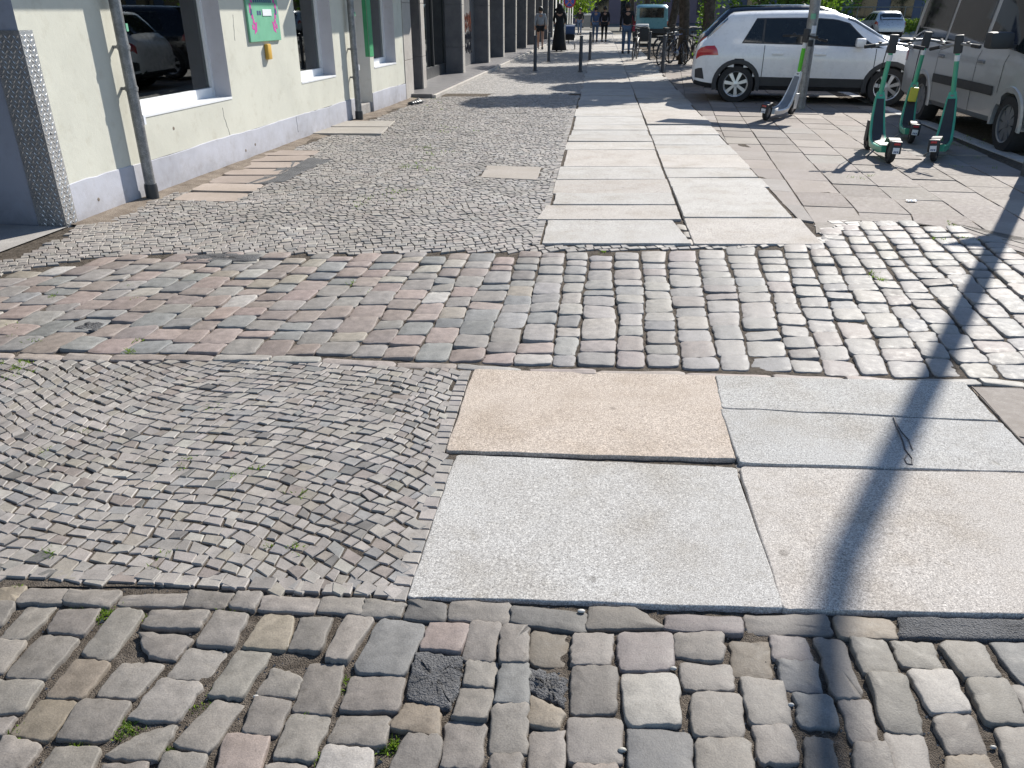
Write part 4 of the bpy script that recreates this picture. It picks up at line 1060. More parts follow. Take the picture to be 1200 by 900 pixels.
def mirror(t, x, y, z, s=1, mat=None, parent=None):
    for sd in (1, -1):
        m = MB().bevbox(x-.07*s, x+.09*s, min(sd*y, sd*(y+.2*s)), max(sd*y, sd*(y+.2*s)), z, z+.14*s, .035*s).build('wing_mirror', mat, t, True, None, 50)
        MB().box(x-.02, x+.03, min(sd*(y-.1), sd*(y+.02)), max(sd*(y-.1), sd*(y+.02)), z+.01, z+.05).build('mirror_arm', M['black_plastic'], m)
def handles(t, pts):
    for x, y, z in pts:
        for sd in (1, -1): MB().bevbox(x-.1, x+.1, min(sd*(y-.02), sd*(y+.025)), max(sd*(y-.02), sd*(y+.025)), z-.018, z+.018, .01).build('door_handle', M['grey_metal'] if t.get('category') == 'van' else M['white_paint'], t, True, None, 50)

def trim(t, surf, xa0, xb0, xa1, xb1):
    for sd in (1, -1):
        v = []; n1, n2 = 16, 5
        for j in range(n2+1):
            q = j/n2; tt = 5.04+.9*q
            for i in range(n1+1):
                p = i/n1; v.append(surf((xa0+(xa1-xa0)*q)*(1-p) + (xb0+(xb1-xb0)*q)*p, tt, sd, .0025))
        f = [(j*(n1+1)+i, j*(n1+1)+i+1, (j+1)*(n1+1)+i+1, (j+1)*(n1+1)+i) for j in range(n2) for i in range(n1)]
        obj('window_trim', v, f if sd < 0 else [k[::-1] for k in f], M['black_plastic'], t, True)
SUV = [(-2.12,.40,.66,.80,.74,.6),(-2.08,.32,.86,.98,.82,.66),(-2.0,.30,.95,1.06,.85,.69),(-1.9,.28,.99,1.13,.87,.70),(-1.72,.26,1.0,1.33,.895,.68),(-1.54,.25,1.01,1.50,.905,.655),(-1.48,.25,1.01,1.535,.906,.64),(-1.2,.24,1.01,1.555,.91,.63),(-.7,.24,1.0,1.565,.91,.615),(-.1,.24,.99,1.57,.91,.615),(.3,.24,.98,1.545,.91,.61),(.6,.24,.97,1.46,.91,.62),(.95,.24,.965,1.27,.91,.66),(1.3,.24,.96,1.06,.905,.72),(1.6,.25,.93,1.015,.89,.70),(1.85,.27,.86,.965,.85,.66),(2.02,.3,.74,.90,.78,.60),(2.12,.34,.64,.78,.68,.5)]
hd = math.atan2(-.73, 2.67)
a0 = Vector(G(853,119)); a1 = Vector(G(1041,124)); mid = (a0+a1)/2
side_off = Vector((-math.sin(hd), math.cos(hd)))*.80
def suv(name, label, loc, rz, paint, group=None, far=False):
    t, surf, at = vehicle(name, label, 'car', loc, rz, SUV, (-1.3, 1.3), paint, .40,
        [(-1.24,-.92,-1.06,-.92),(-.885,-.2,-.885,-.2),(-.12,1.1,-.12,.5)], [(.5,1.22,True),(-1.9,-1.56,False)], .335, .215, group, .07,
        [('tail_light', M['tail_red'], (-2.06,-1.66,-2.04,-1.74,3.7,4.85)), ('headlight', M['lamp_clear'], (1.75,2.06,1.7,1.98,3.9,4.8)), ('bumper_vent', M['black_plastic'], (-2.05,-1.88,-2.06,-1.93,2.2,2.9))], 7, False, far,
        [(-.86,2.1,4.95),(-.16,2.1,4.95),(1.02,2.1,4.95)])
    trim(t, surf, -1.27, 1.14, -1.05, .54)
    mirror(t, .72, .88, .99, 1, M['black_plastic'] if paint is M['black_paint'] else M['white_paint']); handles(t, [(-.62,.905,.86),(.1,.905,.86)])
    return t
wc = mid + side_off
suv('parked_car', 'white crossover car with black wheel arches parked nose to the road', (wc.x, wc.y, -.02), hd, M['white_paint'], 'cars parked along the pavement')
b = suv('parked_car', 'black crossover car mostly hidden behind the white car', (wc.x+.75, wc.y+3.0, .03), hd+.04, M['black_paint'], 'cars parked along the pavement')
b.scale = (1.04, 1.02, 1.04)
# light van facing the camera
VAN = [(-2.5,.38,1.1,1.85,.88,.74),(-2.45,.32,1.12,2.0,.95,.78),(-2.2,.30,1.13,2.06,.965,.79),(-1.0,.29,1.12,2.07,.97,.79),(.6,.29,1.11,2.06,.97,.79),(1.0,.29,1.10,2.0,.97,.78),(1.35,.29,1.09,1.75,.965,.77),(1.7,.29,1.07,1.4,.955,.77),(1.9,.30,1.03,1.2,.945,.76),(2.15,.31,.96,1.10,.92,.74),(2.38,.33,.84,.99,.86,.68),(2.5,.38,.70,.82,.76,.56)]
vr = Vector(G(1078,140)); vf = Vector(G(1171,174)); vh = math.atan2((vf-vr).y, (vf-vr).x)
vm = (vr+vf)/2 + Vector((-math.sin(vh), math.cos(vh)))*.88
van, vs, va = vehicle('parked_van', 'champagne grey van facing the camera, parked at the kerb', 'van', (vm.x, vm.y, -.03), vh, VAN, (-1.47, 1.55), M['silver_paint'], None,
    [(-2.3,-1.0,-2.22,-1.02),(-.92,.34,-.92,.34),(.46,1.66,.46,1.14)], [(1.12,1.86,True)], .335, .22, None, .05,
    [('headlight', M['lamp_clear'], (2.05,2.42,2.0,2.3,4.0,4.9)), ('tail_light', M['tail_red'], (-2.49,-2.36,-2.49,-2.38,3.4,4.9))], 8, True, False,
    [(-1.0,2.0,4.98),(.4,2.0,4.98),(1.2,2.9,4.98)], (-1.02,1.08,2.75,3.1))
mirror(van, 1.25, .98, 1.16, 1.35, M['black_plastic']); handles(van, [(.55,.965,.98),(-.85,.965,.98)])
for k, (x0_, x1_) in enumerate(((-2.44,-2.3),)): pass
# teal off-roader seen from behind, further down the street
JEEP = [(-2.0,.5,1.1,1.7,.80,.76),(-1.95,.42,1.12,1.82,.88,.8),(-1.0,.4,1.12,1.84,.89,.8),(.5,.4,1.1,1.82,.89,.79),(.85,.4,1.08,1.5,.88,.78),(1.0,.4,1.06,1.15,.87,.76),(1.8,.42,1.02,1.1,.85,.74),(1.95,.46,.8,1.0,.8,.7)]
t, s_, a_ = vehicle('parked_car', 'teal off-roader seen from behind, far down the pavement', 'car', (7.5, 47, 0), R(83), JEEP, (-1.25, 1.25), M['teal_paint'], .55, [(-1.8,-.6,-1.75,-.6),(-.5,.75,-.5,.55)], [(.6,.95,True)], .36, .24, 'cars parked along the pavement', .06, [('tail_light', M['tail_red'], (-1.99,-1.9,-1.99,-1.9,3.2,4.2))], 6, True, True)
MB().bevbox(-2.03,-2.006,-.62,.62,1.2,1.66,.01).build('rear_window', M['car_glass'], t); MB().bevbox(-2.08,-2.005,-.85,.85,.45,.68,.02).build('bumper', M['black_plastic'], t)
# silver car across the road
vehicle('parked_car', 'silver car parked across the road by the railing', 'car', (23.5, 55, -.05), R(84), SUV, (-1.3, 1.3), M['far_silver'], .40, [(-1.5,-.98,-1.18,-.9),(-.9,-.2,-.84,-.2),(-.12,1.08,-.12,.52)], [(.5,1.22,True),(-1.98,-1.62,False)], .335, .215, 'cars parked along the pavement', .07, [('tail_light', M['tail_red'], (-2.06,-1.66,-2.04,-1.74,3.7,4.85))], 7, False, True)
vehicle('parked_car', 'blue-black car parked in front of the white crossover, by the road', 'car', (9.9, 17.2, -.05), R(80), SUV, (-1.3, 1.3), M['black_paint'], .40, [(-1.5,-.98,-1.18,-.9),(-.9,-.2,-.84,-.2),(-.12,1.08,-.12,.52)], [(.5,1.22,True),(-1.98,-1.62,False)], .335, .215, 'cars parked along the pavement', .07, [('tail_light', M['tail_red'], (-2.06,-1.66,-2.04,-1.74,3.7,4.85))], 7, False, True)

# ================================================================== KICK SCOOTERS
def scooter(label, rear, front, mat, kind, lean=0.0, steer=0.0):
    r0, f0 = Vector(rear), Vector(front); d = f0-r0; rz = math.atan2(d.y, d.x)
    t = thing('kick_scooter', label, 'kick scooter', (r0.x, r0.y, 0), rz, 'rental kick scooters on the pavement')
    t.rotation_euler = (lean, 0, rz)
    white = kind == 'white'
    WB = .98; rw = .122
    for nm, x in (('wheel', 0), ('wheel', WB)):
        w = MB().lathe([(rw*.62,-.028),(rw*.9,-.03),(rw,-.014),(rw,.014),(rw*.9,.03),(rw*.62,.028),(rw*.6,0)], 24, 'y', (0,0,0), True).build(nm, M['rubber'], t, True, (x,0,rw), 50)
        MB().lathe([(0,-.032),(rw*.3,-.03),(rw*.64,-.018),(rw*.64,.018),(rw*.3,.03),(0,.032)], 20, 'y').build('hub', M['black_plastic'] if not white else M['grey_metal'], w, True, None, 40)
    # deck: board with grip mat, rising into the neck
    pr = [(.10,.17,.085),(.24,.15,.095),(.45,.15,.10),(.58,.165,.10),(.68,.24,.092),(.78,.40,.08),(.86,.60,.06),(.885,.68,.04)]
    def loft(prof, th, nm, m, dz=0, shrink=1.0, off=0):
        v = []
        for i, (x, z, hw) in enumerate(prof):
            x2, z2, _ = prof[min(i+1, len(prof)-1)]; x1, z1, _ = prof[max(i-1, 0)]
            tx, tz = x2-x1, z2-z1; l = math.hypot(tx, tz); nx_, nz_ = -tz/l, tx/l
            h = hw*shrink
            for o_, hh in ((off, h*.9), (off, -h*.9), (off-.012, -h), (off-th, -h*.85), (off-th, h*.85), (off-.012, h)):
                v.append((x+nx_*o_, hh, z+nz_*o_))
        f = []
        for i in range(len(prof)-1):
            for k in range(6): f.append((i*6+k, (i+1)*6+k, (i+1)*6+(k+1) % 6, i*6+(k+1) % 6))
        f += [tuple(range(6)), tuple(range((len(prof)-1)*6, len(prof)*6))[::-1]]
        return MB().add(v, f).build(nm, m, t, True, None, 35)
    dk_ = loft(pr, .075, 'deck', mat)
    g = loft(pr[1:-1], .012, 'grip_mat', M['black_plastic'] if not white else M['grey_metal'], 0, .72, .008); g.parent = dk_
    # rear mudguard, tail lamp, number plate
    m = MB(); pts = []
    for k in range(9):
        a = R(20+k*18); c, s = math.cos(a), math.sin(a)
        for yy in (-.055, .055): pts.append((-(rw+.02)*math.cos(a)*-1 if False else (rw+.022)*math.cos(math.pi-a+R(20)), yy, rw+(rw+.022)*math.sin(math.pi-a+R(20))))
    for k in range(9):
        a = R(20+k*18); 
        for yy in (-.06, .06): pts.append(((rw+.03)*math.cos(math.pi-a+R(20)), yy, rw+(rw+.03)*math.sin(math.pi-a+R(20))))
    fs = []
    for k in range(8): fs += [(2*k,2*k+1,2*k+3,2*k+2), (18+2*k,18+2*k+2,18+2*k+3,18+2*k+1), (2*k,2*k+2,18+2*k+2,18+2*k), (2*k+1,18+2*k+1,18+2*k+3,2*k+3)]
    fs += [(0,18,19,1),(16,17,35,34)]
    mg = m.add(pts, fs).bevbox(-.165,-.10,-.058,.058,.12,.255,.014).build('mudguard', M['black_plastic'], t, True, None, 35)
    MB().bevbox(-.172,-.155,-.032,.032,.215,.24,.005).build('tail_lamp', M['tail_red'], mg)
    pl_ = MB().bevbox(-.176,-.166,-.034,.034,.125,.19,.003).build('number_plate', M['plate_white'], mg)
    mk = MB()
    for k in range(3): mk.box(-.1775,-.1755,-.024+k*.018,-.014+k*.018,.165,.18)
    for k in range(3): MB().box(-.1775,-.1762,-.024+k*.018,-.013+k*.018,.136,.155).build('plate_character', M['navy'], pl_)
    # stem
    b0, b1 = Vector((.91,0,.62)), Vector((.845,0,1.12))
    MB().tube([(WB,0,.12),(.965,.0,.34),(.93,0,.5),b0], [.03,.036,.042,.042], 12).build('fork', M['black_plastic'] if not white else mat, t, True, None, 40)
    for sd in (-1, 1): MB().bevbox(WB-.07,WB+.05,sd*.045-.008,sd*.045+.008,.10,.34,.007).build('fork_leg', M['black_plastic'] if not white else mat, t, True, None, 40)
    st = MB().tube([b0, b0.lerp(b1,.5), b1], [.029,.027,.026], 14).build('stem', mat, t, True, None, 40)
    MB().tube([b0+Vector((.006,0,-.05)), b0+Vector((-.004,0,.03))], .042, 14).build('clamp', M['grey_metal'], st, True, None, 40)
    MB().tube([b0.lerp(b1,.80), b0.lerp(b1,.93)], .0295, 14).build('reflective_band', M['plate_white'], st, True, None, 40)
    if not white: MB().bevbox(.78,.868,-.033,.033,.72,.9,.006).build('stem_panel', M['black_plastic'], st) if False else None
    hb = Vector((b1.x-.01, 0, 1.19)); cs, sn = math.cos(steer), math.sin(steer)
    def H(x, y, z): return (hb.x + x*cs - y*sn, x*sn + y*cs, z)
    hbo = MB().tube([H(-.06,-.33,1.165),H(-.03,-.19,1.185),H(.0,-.05,1.2),H(.0,.05,1.2),H(-.03,.19,1.185),H(-.06,.33,1.165)], .017, 10).build('handlebar', M['grey_metal'] if not white else M['black_plastic'], t, True, None, 50)
    for sd in (-1, 1):
        MB().tube([H(-.045,sd*.22,1.18),H(-.062,sd*.34,1.163)], .021, 10).build('grip', M['rubber'], hbo, True, None, 50)
        MB().tube([H(.03,sd*.14,1.175),H(.0,sd*.24,1.15)], .007, 6).build('brake_lever', M['grey_metal'], hbo, True)
        MB().lathe([(.0,.0),(.02,.004),(.022,.02),(0,.024)], 10, 'z', H(-.05,sd*.17,1.20)).build('bell', M['black_plastic'], hbo, True, None, 50)
    MB().bevbox(hb.x-.035,hb.x+.045,-.045,.045,1.10,1.30,.016).build('display', M['black_plastic'], hbo, True, None, 40)
    MB().tube([H(.03,.04,1.18),(b0.x+.07,.03,.95),(b0.x+.08,.02,.6),(.95,.02,.4)], .006, 6).build('brake_cable', M['rubber'], t, True)
    MB().tube([(.36,.06,.11),(.33,.16,.004)], .011, 8).build('kickstand', M['grey_metal'], t, True)
    if white:
        MB().tube([b0.lerp(b1,.1), b0.lerp(b1,.8)], .0305, 14).build('green_sleeve', M['lime_green'], st, True, None, 40)
    if kind == 'yellow':
        MB().bevbox(.72,.80,-.05,.05,.44,.62,.012).build('yellow_panel', M['yellow_panel'], t)
        MB().bevbox(.1,.5,-.13,.13,.2,.42,.06).build('seat_bag', M['tier_green'], t, True, None, 50) if False else None
    return t
def wpt(px, py): return G(px, py)
def fwd(px, py, ang, L=.98):
    a = Vector(G(px, py)); return tuple(a), tuple(a + Vector((math.sin(R(ang)), math.cos(R(ang))))*L)
r_, f_ = fwd(1038, 190, 9); r_, f_ = fwd(1040, 190, 20) if False else (r_, f_)
scooter('green scooter in front of the white car, left of the three', *fwd(1041, 191, 9), M['tier_green'], 'green', R(1.5), R(8))
scooter('green scooter with a yellow panel, standing behind the other two', *fwd(1066, 168, 18), M['tier_green'], 'yellow', R(3), R(8))
scooter('green scooter nearest the van, leaning right of the other two', *fwd(1094, 189, 34), M['tier_green'], 'green', R(-5), R(-35))
scooter('white scooter with a green stem beside the white car', *fwd(897, 141, 40), M['lime_white'], 'white', R(6), R(10))
# ================================================================== STREET FURNITURE
M['post_dark'] = mat_plain('dark_post_paint', (.06,.065,.075), .45, var=.2)
M['post_zinc'] = mat_noise('galvanised_post', (.2,.2,.2), (.36,.36,.35), 9, .5, .2, .002, 5, 90, .5, .5)
M['lamp_post'] = mat_noise('lamp_post_paint', (.05,.055,.06), (.1,.1,.105), 7, .5, .2, .002, 4, 90, .4)
# lamp post at the right edge of the picture whose shadow crosses the slabs
lp = thing('lamp_post', 'tall dark lamp post at the right edge casting the long shadow', 'lamp post', (5.36, 8.27, 0))
MB().tube([(0,0,-.05),(0,0,.9),(0,0,.95),(0,0,4),(0,0,5.75),(.05,0,6.05),(.2,.02,6.45),(.5,.04,6.85),(.95,.06,7.1)], [.085,.085,.072,.066,.06,.058,.055,.05,.045], 20).build('pole', M['lamp_post'], lp, True, None, 40)
MB().bevbox(-.05,.05,-.09,-.078,.35,.75,.008).build('service_door', M['lamp_post'], lp)
MB().tube([(.95,.06,7.1),(1.3,.08,7.2),(1.7,.1,7.24)], .04, 10).build('arm', M['lamp_post'], lp, True)
MB().bevbox(1.5,2.1,-.06,.26,7.15,7.3,.04).build('lamp_head', M['grey_metal'], lp, True, None, 40)
sg = MB().prism([(-.36,2.55),(-.04,2.5),(-.04,2.12)], -.012, .012, 'y').build('unseen_plate', M['plate_white'], lp); sg.rotation_euler = (0,0,R(-22))  # unseen plate, cut to throw the flag-like shadow beside the pole
# post behind the white scooter
sp_ = G(937, 127.5)
ps = thing('sign_post', 'grey sign post with stickers standing behind the white scooter', 'sign post', (sp_[0], sp_[1], 0))
MB().tube([(0,0,-.05),(0,0,1.5),(0,0,2.2)], .085, 16).build('pole', M['post_zinc'], ps, True, None, 40)
for z, h, a, mt in ((1.2,.12,-80,'white_print'),(1.42,.08,-110,'sign_green'),(1.0,.1,-95,'black_plastic')):
    m = MB(); v = []
    for k in range(5):
        aa = R(a-28+k*14)
        for zz in (z, z+h): v.append((.0875*math.cos(aa), .0875*math.sin(aa), zz))
    m.add(v, [(2*k,2*k+2,2*k+3,2*k+1) for k in range(4)]).build('sticker', M[mt], ps, True)
pb = MB().bevbox(-1.3,.55,-.11,-.09,1.76,2.16,.01).build('unseen_plate', M['plate_white'], ps); pb.rotation_euler = (0,0,R(-20))  # added above the view to throw the long shadow on the paving
MB().bevbox(-.7,-.2,-.112,-.1105,1.84,2.06,.0004).build('unseen_plate_face', M['navy'], pb)
# dark bollards
def bollard(px, py, h, label):
    x, y = G(px, py); t = thing('bollard', label, 'bollard', (x, y, 0), 0, 'dark bollards across the pavement')
    MB().tube([(0,0,-.05),(0,0,h-.07),(0,0,h-.06),(0,0,h-.045),(0,0,h-.04),(0,0,h-.01),(0,0,h)], [.048,.048,.04,.04,.05,.05,.03], 14).build('post', M['post_dark'], t, True, None, 35)
    MB().lathe([(.048,0),(.075,.004),(.075,.02),(.05,.03)], 14, 'z').build('base_ring', M['post_dark'], t, True, None, 35)
for px, py, h, lb in ((627,83,.92,'dark bollard left of the slabs, in front of the woman in the grey top'),(643,72,.9,'dark bollard in front of the person in black'),(680,84,.92,'dark bollard standing on the left edge of the slab walkway'),(691,71,.9,'dark bollard behind the one on the left edge of the slabs'),(760,70,.9,'dark bollard beside the parked bicycles'),(776,85,.95,'dark bollard nearest the rear of the white car')):
    bollard(px, py, h, lb)
# no-stopping sign
ns_ = thing('traffic_sign', 'round blue and red no-stopping sign by the pale far house', 'traffic sign', (2.9, 44, 0))
MB().tube([(0,0,0),(0,0,2.25)], .03, 10).build('pole', M['post_zinc'], ns_, True)
d = MB().lathe([(0,-.035),(.30,-.035),(.30,-.03),(0,-.03)], 28, 'y', (0,0,1.95)).build('disc', mat_plain('sign_red', (.55,.03,.05), .4), ns_)
MB().lathe([(0,-.04),(.235,-.04)], 28, 'y', (0,0,1.95)).build('blue_field', mat_plain('sign_blue', (.05,.1,.45), .4), d)
for a in (45, 135):
    c, s = math.cos(R(a)), math.sin(R(a)); MB().add([(-.235*c-.025*s,-.043,1.95-.235*s+.025*c),(-.235*c+.025*s,-.043,1.95-.235*s-.025*c),(.235*c+.025*s,-.043,1.95+.235*s-.025*c),(.235*c-.025*s,-.043,1.95+.235*s+.025*c)], [(0,1,2,3)]).build('red_bar', M['tail_red'], d, fix=False)
# ---- bicycles
def bicycle(label, loc, rz, mat, lean=0):
    t = thing('bicycle', label, 'bicycle', loc, rz, 'bicycles parked by the trees'); t.rotation_euler = (lean, 0, rz)
    Rw = .34
    for x in (0, 1.05):
        w = MB().lathe([(Rw-.03,-.018),(Rw,-.012),(Rw+.004,0),(Rw,.012),(Rw-.03,.018)], 28, 'y', (0,0,0), True).build('wheel', M['rubber'], t, True, (x,0,Rw))
        for k in range(12):
            a = math.pi*2*k/12; MB().tube([(.02*math.cos(a+1),.02,.02*math.sin(a+1)),((Rw-.03)*math.cos(a),0,(Rw-.03)*math.sin(a))], .0022, 4).build('spoke', M['rim_silver'], w)
        MB().tube([(0,-.04,0),(0,.04,0)], .022, 10).build('hub', M['grey_metal'], w)
    fr = MB(); bb = (.44,0,.30); sh = (.30,0,.82); hd_ = (.86,0,.86); hl = (.90,0,.72)
    for a, b_, r in ((bb,sh,.017),(sh,hd_,.016),(bb,hl,.02),(hd_,hl,.022),((0,.05,Rw),(.44,.04,.3),.011),((0,-.05,Rw),(.44,-.04,.3),.011),((0,.05,Rw),(.3,.02,.78),.009),((0,-.05,Rw),(.3,-.02,.78),.009)): fr.tube([a, b_], r, 8)
    fr.build('frame', mat, t, True)
    MB().tube([hl,(.96,.05,.55),(1.05,.05,Rw)], .013, 8).tube([hl,(.96,-.05,.55),(1.05,-.05,Rw)], .013, 8).build('fork', mat, t, True)
    MB().tube([sh,(.27,0,.96)], .013, 8).build('seat_post', M['rim_silver'], t, True)
    MB().prism([(.12,.06),(.18,.09),(.28,.06),(.42,.02),(.42,-.02),(.28,-.06),(.18,-.09),(.12,-.06)], .95, 1.0).build('saddle', M['black_plastic'], t)
    MB().tube([hd_,(.84,0,1.0)], .014, 8).tube([(.72,.3,1.04),(.84,.2,1.06),(.86,0,1.02),(.84,-.2,1.06),(.72,-.3,1.04)], .012, 8).build('handlebar', M['black_metal'], t, True)
    MB().lathe([(0,-.02),(.09,-.018),(.09,.018),(0,.02)], 16, 'y', bb).tube([(.44,-.06,.3),(.44+.12,-.06,.2)], .01, 6).tube([(.44,.06,.3),(.44-.12,.06,.4)], .01, 6).build('crank', M['grey_metal'], t)
    MB().bevbox(-.2,.2,-.06,.06,.72,.74,.008).build('luggage_rack', M['black_metal'], t)
    for x in (0, 1.05):
        v = []
        for k in range(11):
            a = R(40+k*14 if x else 20+k*16)
            for yy in (-.025,.025): v.append((x+(Rw+.03)*math.cos(a), yy, Rw+(Rw+.03)*math.sin(a)))
        MB().add(v, [(2*k,2*k+1,2*k+3,2*k+2) for k in range(10)]).build('mudguard', M['black_metal'], t, True, fix=False)
    return t
bp = [((4.6,26.5,0),R(60),M['black_metal'],'black bicycle nearest the ivy grown trunks',R(6)),((5.1,27.4,0),R(48),M['navy'],'dark blue bicycle behind the black one',R(-5)),((4.1,28.8,0),R(75),M['black_metal'],'bicycle beside the man with jeans',R(4)),((5.6,25.6,0),R(100),M['black_metal'],'black bicycle between the trunks and the black car',R(-6)),((5.2,30.2,0),R(40),M['grey_metal'],'grey bicycle furthest back by the trees',R(5))]
for l, rz, mt, lb, ln in bp: bicycle(lb, l, rz, mt, ln)
# black cargo box on the third bicycle's spot
cb = thing('cargo_bike_box', 'black cargo box with a pale lid beside the bicycles', 'cargo box', (*G(751, 57), 0), R(80))
MB().bevbox(-.35,.35,-.32,.32,.3,.85,.03).build('box', M['black_plastic'], cb, True, None, 40); MB().bevbox(-.3,.3,-.28,.28,.86,1.0,.04).build('lid', M['plate_white'], cb, True, None, 40)
for sx in (-.3,.3):
    for sy in (-.3,.3): MB().lathe([(0,-.02),(.16,-.02),(.17,0),(.16,.02),(0,.02)], 16, 'y', (sx,sy,.17)).build('wheel', M['rubber'], cb, True, None, 40)

# ================================================================== PEOPLE
M['skin'] = mat_plain('skin', (.42,.25,.18), .55, var=.08); M['hair'] = mat_plain('dark_hair', (.02,.016,.013), .6); M['cloth_black'] = mat_plain('black_cloth', (.012,.012,.014), .85); M['cloth_grey'] = mat_plain('grey_cloth', (.33,.35,.38), .85)
M['denim'] = mat_plain('denim', (.10,.15,.24), .85); M['cloth_blue'] = mat_plain('blue_cloth', (.06,.10,.2), .85); M['shoe'] = mat_plain('shoe', (.05,.05,.055), .6); M['cloth_red'] = mat_plain('red_cloth', (.4,.05,.08), .8)
def skinned(name, verts, edges, radii, mat, parent, sub=2):
    me = bpy.data.meshes.new(name); me.from_pydata(verts, edges, []); me.materials.append(mat)
    o = bpy.data.objects.new(name, me); COL.objects.link(o); o.parent = parent
    md = o.modifiers.new('skin', 'SKIN'); md.use_smooth_shade = True
    for i, r in enumerate(radii):
        rr = r if isinstance(r, tuple) else (r, r); me.skin_vertices[0].data[i].radius = rr
    me.skin_vertices[0].data[0].use_root = True
    s = o.modifiers.new('sub', 'SUBSURF'); s.levels = sub; s.render_levels = sub
    return o
def person(label, loc, rz, top, bottom, h=1.72, stride=.22, arms='walk', shorts=False, skirt=False, hood=False, bag=None):
    t = thing('person', label, 'person', loc, rz, 'people walking along the pavement'); k = h/1.72; st = stride
    J = {'pel':(0,0,.95),'wai':(0,0,1.12),'che':(0,.01,1.32),'nec':(0,.01,1.48),'hea':(0,.025,1.55),'hd2':(0,.02,1.64),
         'lh':(-.1,0,.90),'lk':(-.1,st*.55,.50),'la':(-.1,st*.75-.04,.09),'lt':(-.1,st*.75+.13,.035),'rh':(.1,0,.90),'rk':(.1,-st*.15+.03,.50),'ra':(.1,-st*.9,.12),'rt':(.1,-st*.9+.14,.035),
         'ls':(-.19,.0,1.42),'le':(-.24,-st*.35-.02,1.14),'lw':(-.24,-st*.1+.08,.92),'lf':(-.24,-st*.05+.12,.84),'rs':(.19,0,1.42),'re':(.24,st*.3-.03,1.14),'rw':(.23,st*.6+.12,.95),'rf':(.23,st*.65+.18,.87)}
    if arms == 'push':
        for s, sg_ in (('l', -1), ('r', 1)): J[s+'e'] = (sg_*.24,.08,1.16); J[s+'w'] = (sg_*.2,.34,1.04); J[s+'f'] = (sg_*.18,.42,1.03)
    J = {a: (v[0]*k, v[1]*k, v[2]*k) for a, v in J.items()}
    rad = {'pel':(.15,.11),'wai':(.13,.095),'che':(.165,.11),'nec':.052,'hea':(.075,.085),'hd2':(.082,.1),'lh':.085,'lk':.056,'la':.04,'lt':.035,'ls':.058,'le':.043,'lw':.03,'lf':.035}
    for a in ('h','k','a','t','s','e','w','f'): rad['r'+a] = rad['l'+a]
    chains = [('pel','wai'),('wai','che'),('che','nec'),('nec','hea'),('hea','hd2'),('pel','lh'),('lh','lk'),('lk','la'),('la','lt'),('pel','rh'),('rh','rk'),('rk','ra'),('ra','rt'),('che','ls'),('ls','le'),('le','lw'),('lw','lf'),('che','rs'),('rs','re'),('re','rw'),('rw','rf')]
    names = list(J)
    def mk(nm, chs, grow, mat, cut=None):
        use = []
        for a, b_ in chs:
            for q in (a, b_):
                if q not in use: use.append(q)
        vs = [J[q] for q in use]; rs = []
        for q in use:
            r = rad[q]; r = r if isinstance(r, tuple) else (r, r); rs.append((r[0]*k*grow, r[1]*k*grow))
        if nm == 'top': rs[use.index('nec')] = (.105*k, .09*k)
        if cut:
            for q, (b_, f_) in cut.items():
                i = use.index(q); A, B = Vector(J[b_]), Vector(J[q]); vs[i] = tuple(A.lerp(B, f_))
        return skinned(nm, vs, [(use.index(a), use.index(b_)) for a, b_ in chs], rs, mat, t)
    mk('body', chains, 1.0, M['skin'])
    if not skirt:
        mk('trousers' if not shorts else 'shorts', [('pel','lh'),('lh','lk'),('pel','rh'),('rh','rk')] + ([] if shorts else [('lk','la'),('rk','ra')]), 1.22, bottom, {'lk':('lh',.5),'rk':('rh',.5)} if shorts else None)
    else:
        m = MB(); m.lathe([(.13*k,1.2*k),(.19*k,1.0*k),(.23*k,.7*k),(.27*k,.35*k),(.31*k,.05),(.0,.06)], 20, 'z'); m.build('long_skirt', bottom, t, True)
    mk('top', [('che','wai'),('wai','pel'),('che','ls'),('ls','le'),('le','lw'),('che','rs'),('rs','re'),('re','rw')] + [('che','nec')], 1.16, top, {'lw':('le',.75),'rw':('re',.75),'nec':('che',.75)})
    hc = Vector(J['hd2'])
    m = MB(); r0 = .108*k
    bm = bmesh.new(); bmesh.ops.create_icosphere(bm, subdivisions=3, radius=r0*(1.2 if hood else 1.04))
    for v in bm.verts:
        v.co.y = v.co.y*1.08 - .018*k; v.co.z *= 1.12
    if not hood: bmesh.ops.delete(bm, geom=[v for v in bm.verts if v.co.y > .03*k and v.co.z < .035*k or v.co.z < -.085*k], context='VERTS')
    else:
        for v in bm.verts:
            if v.co.z < -.03: v.co.x *= 1.5; v.co.y *= 1.3; v.co.z *= 2.0
    bm.verts.index_update(); m.add([(v.co+hc)[:] for v in bm.verts], [[v.index for v in f.verts] for f in bm.faces]); bm.free()
    m.build('hair' if not hood else 'headscarf', M['hair'] if not hood else top, t, True)
    fc = MB()
    fc.lathe([(0,.022),(.012,.012),(.016,0)], 8, 'y', (0, hc.y+.098*k, hc.z-.02*k)).build('nose', M['skin'], t, True)
    for sx in (-.035,.035): MB().lathe([(0,.006),(.01,.002),(.012,-.004)], 8, 'y', (sx*k, hc.y+.098*k, hc.z+.005)).build('eye', M['hair'], t)
    MB().box(-.025*k,.025*k,hc.y+.088*k,hc.y+.1*k,hc.z-.062*k,hc.z-.054*k).build('mouth', M['cloth_red'], t)
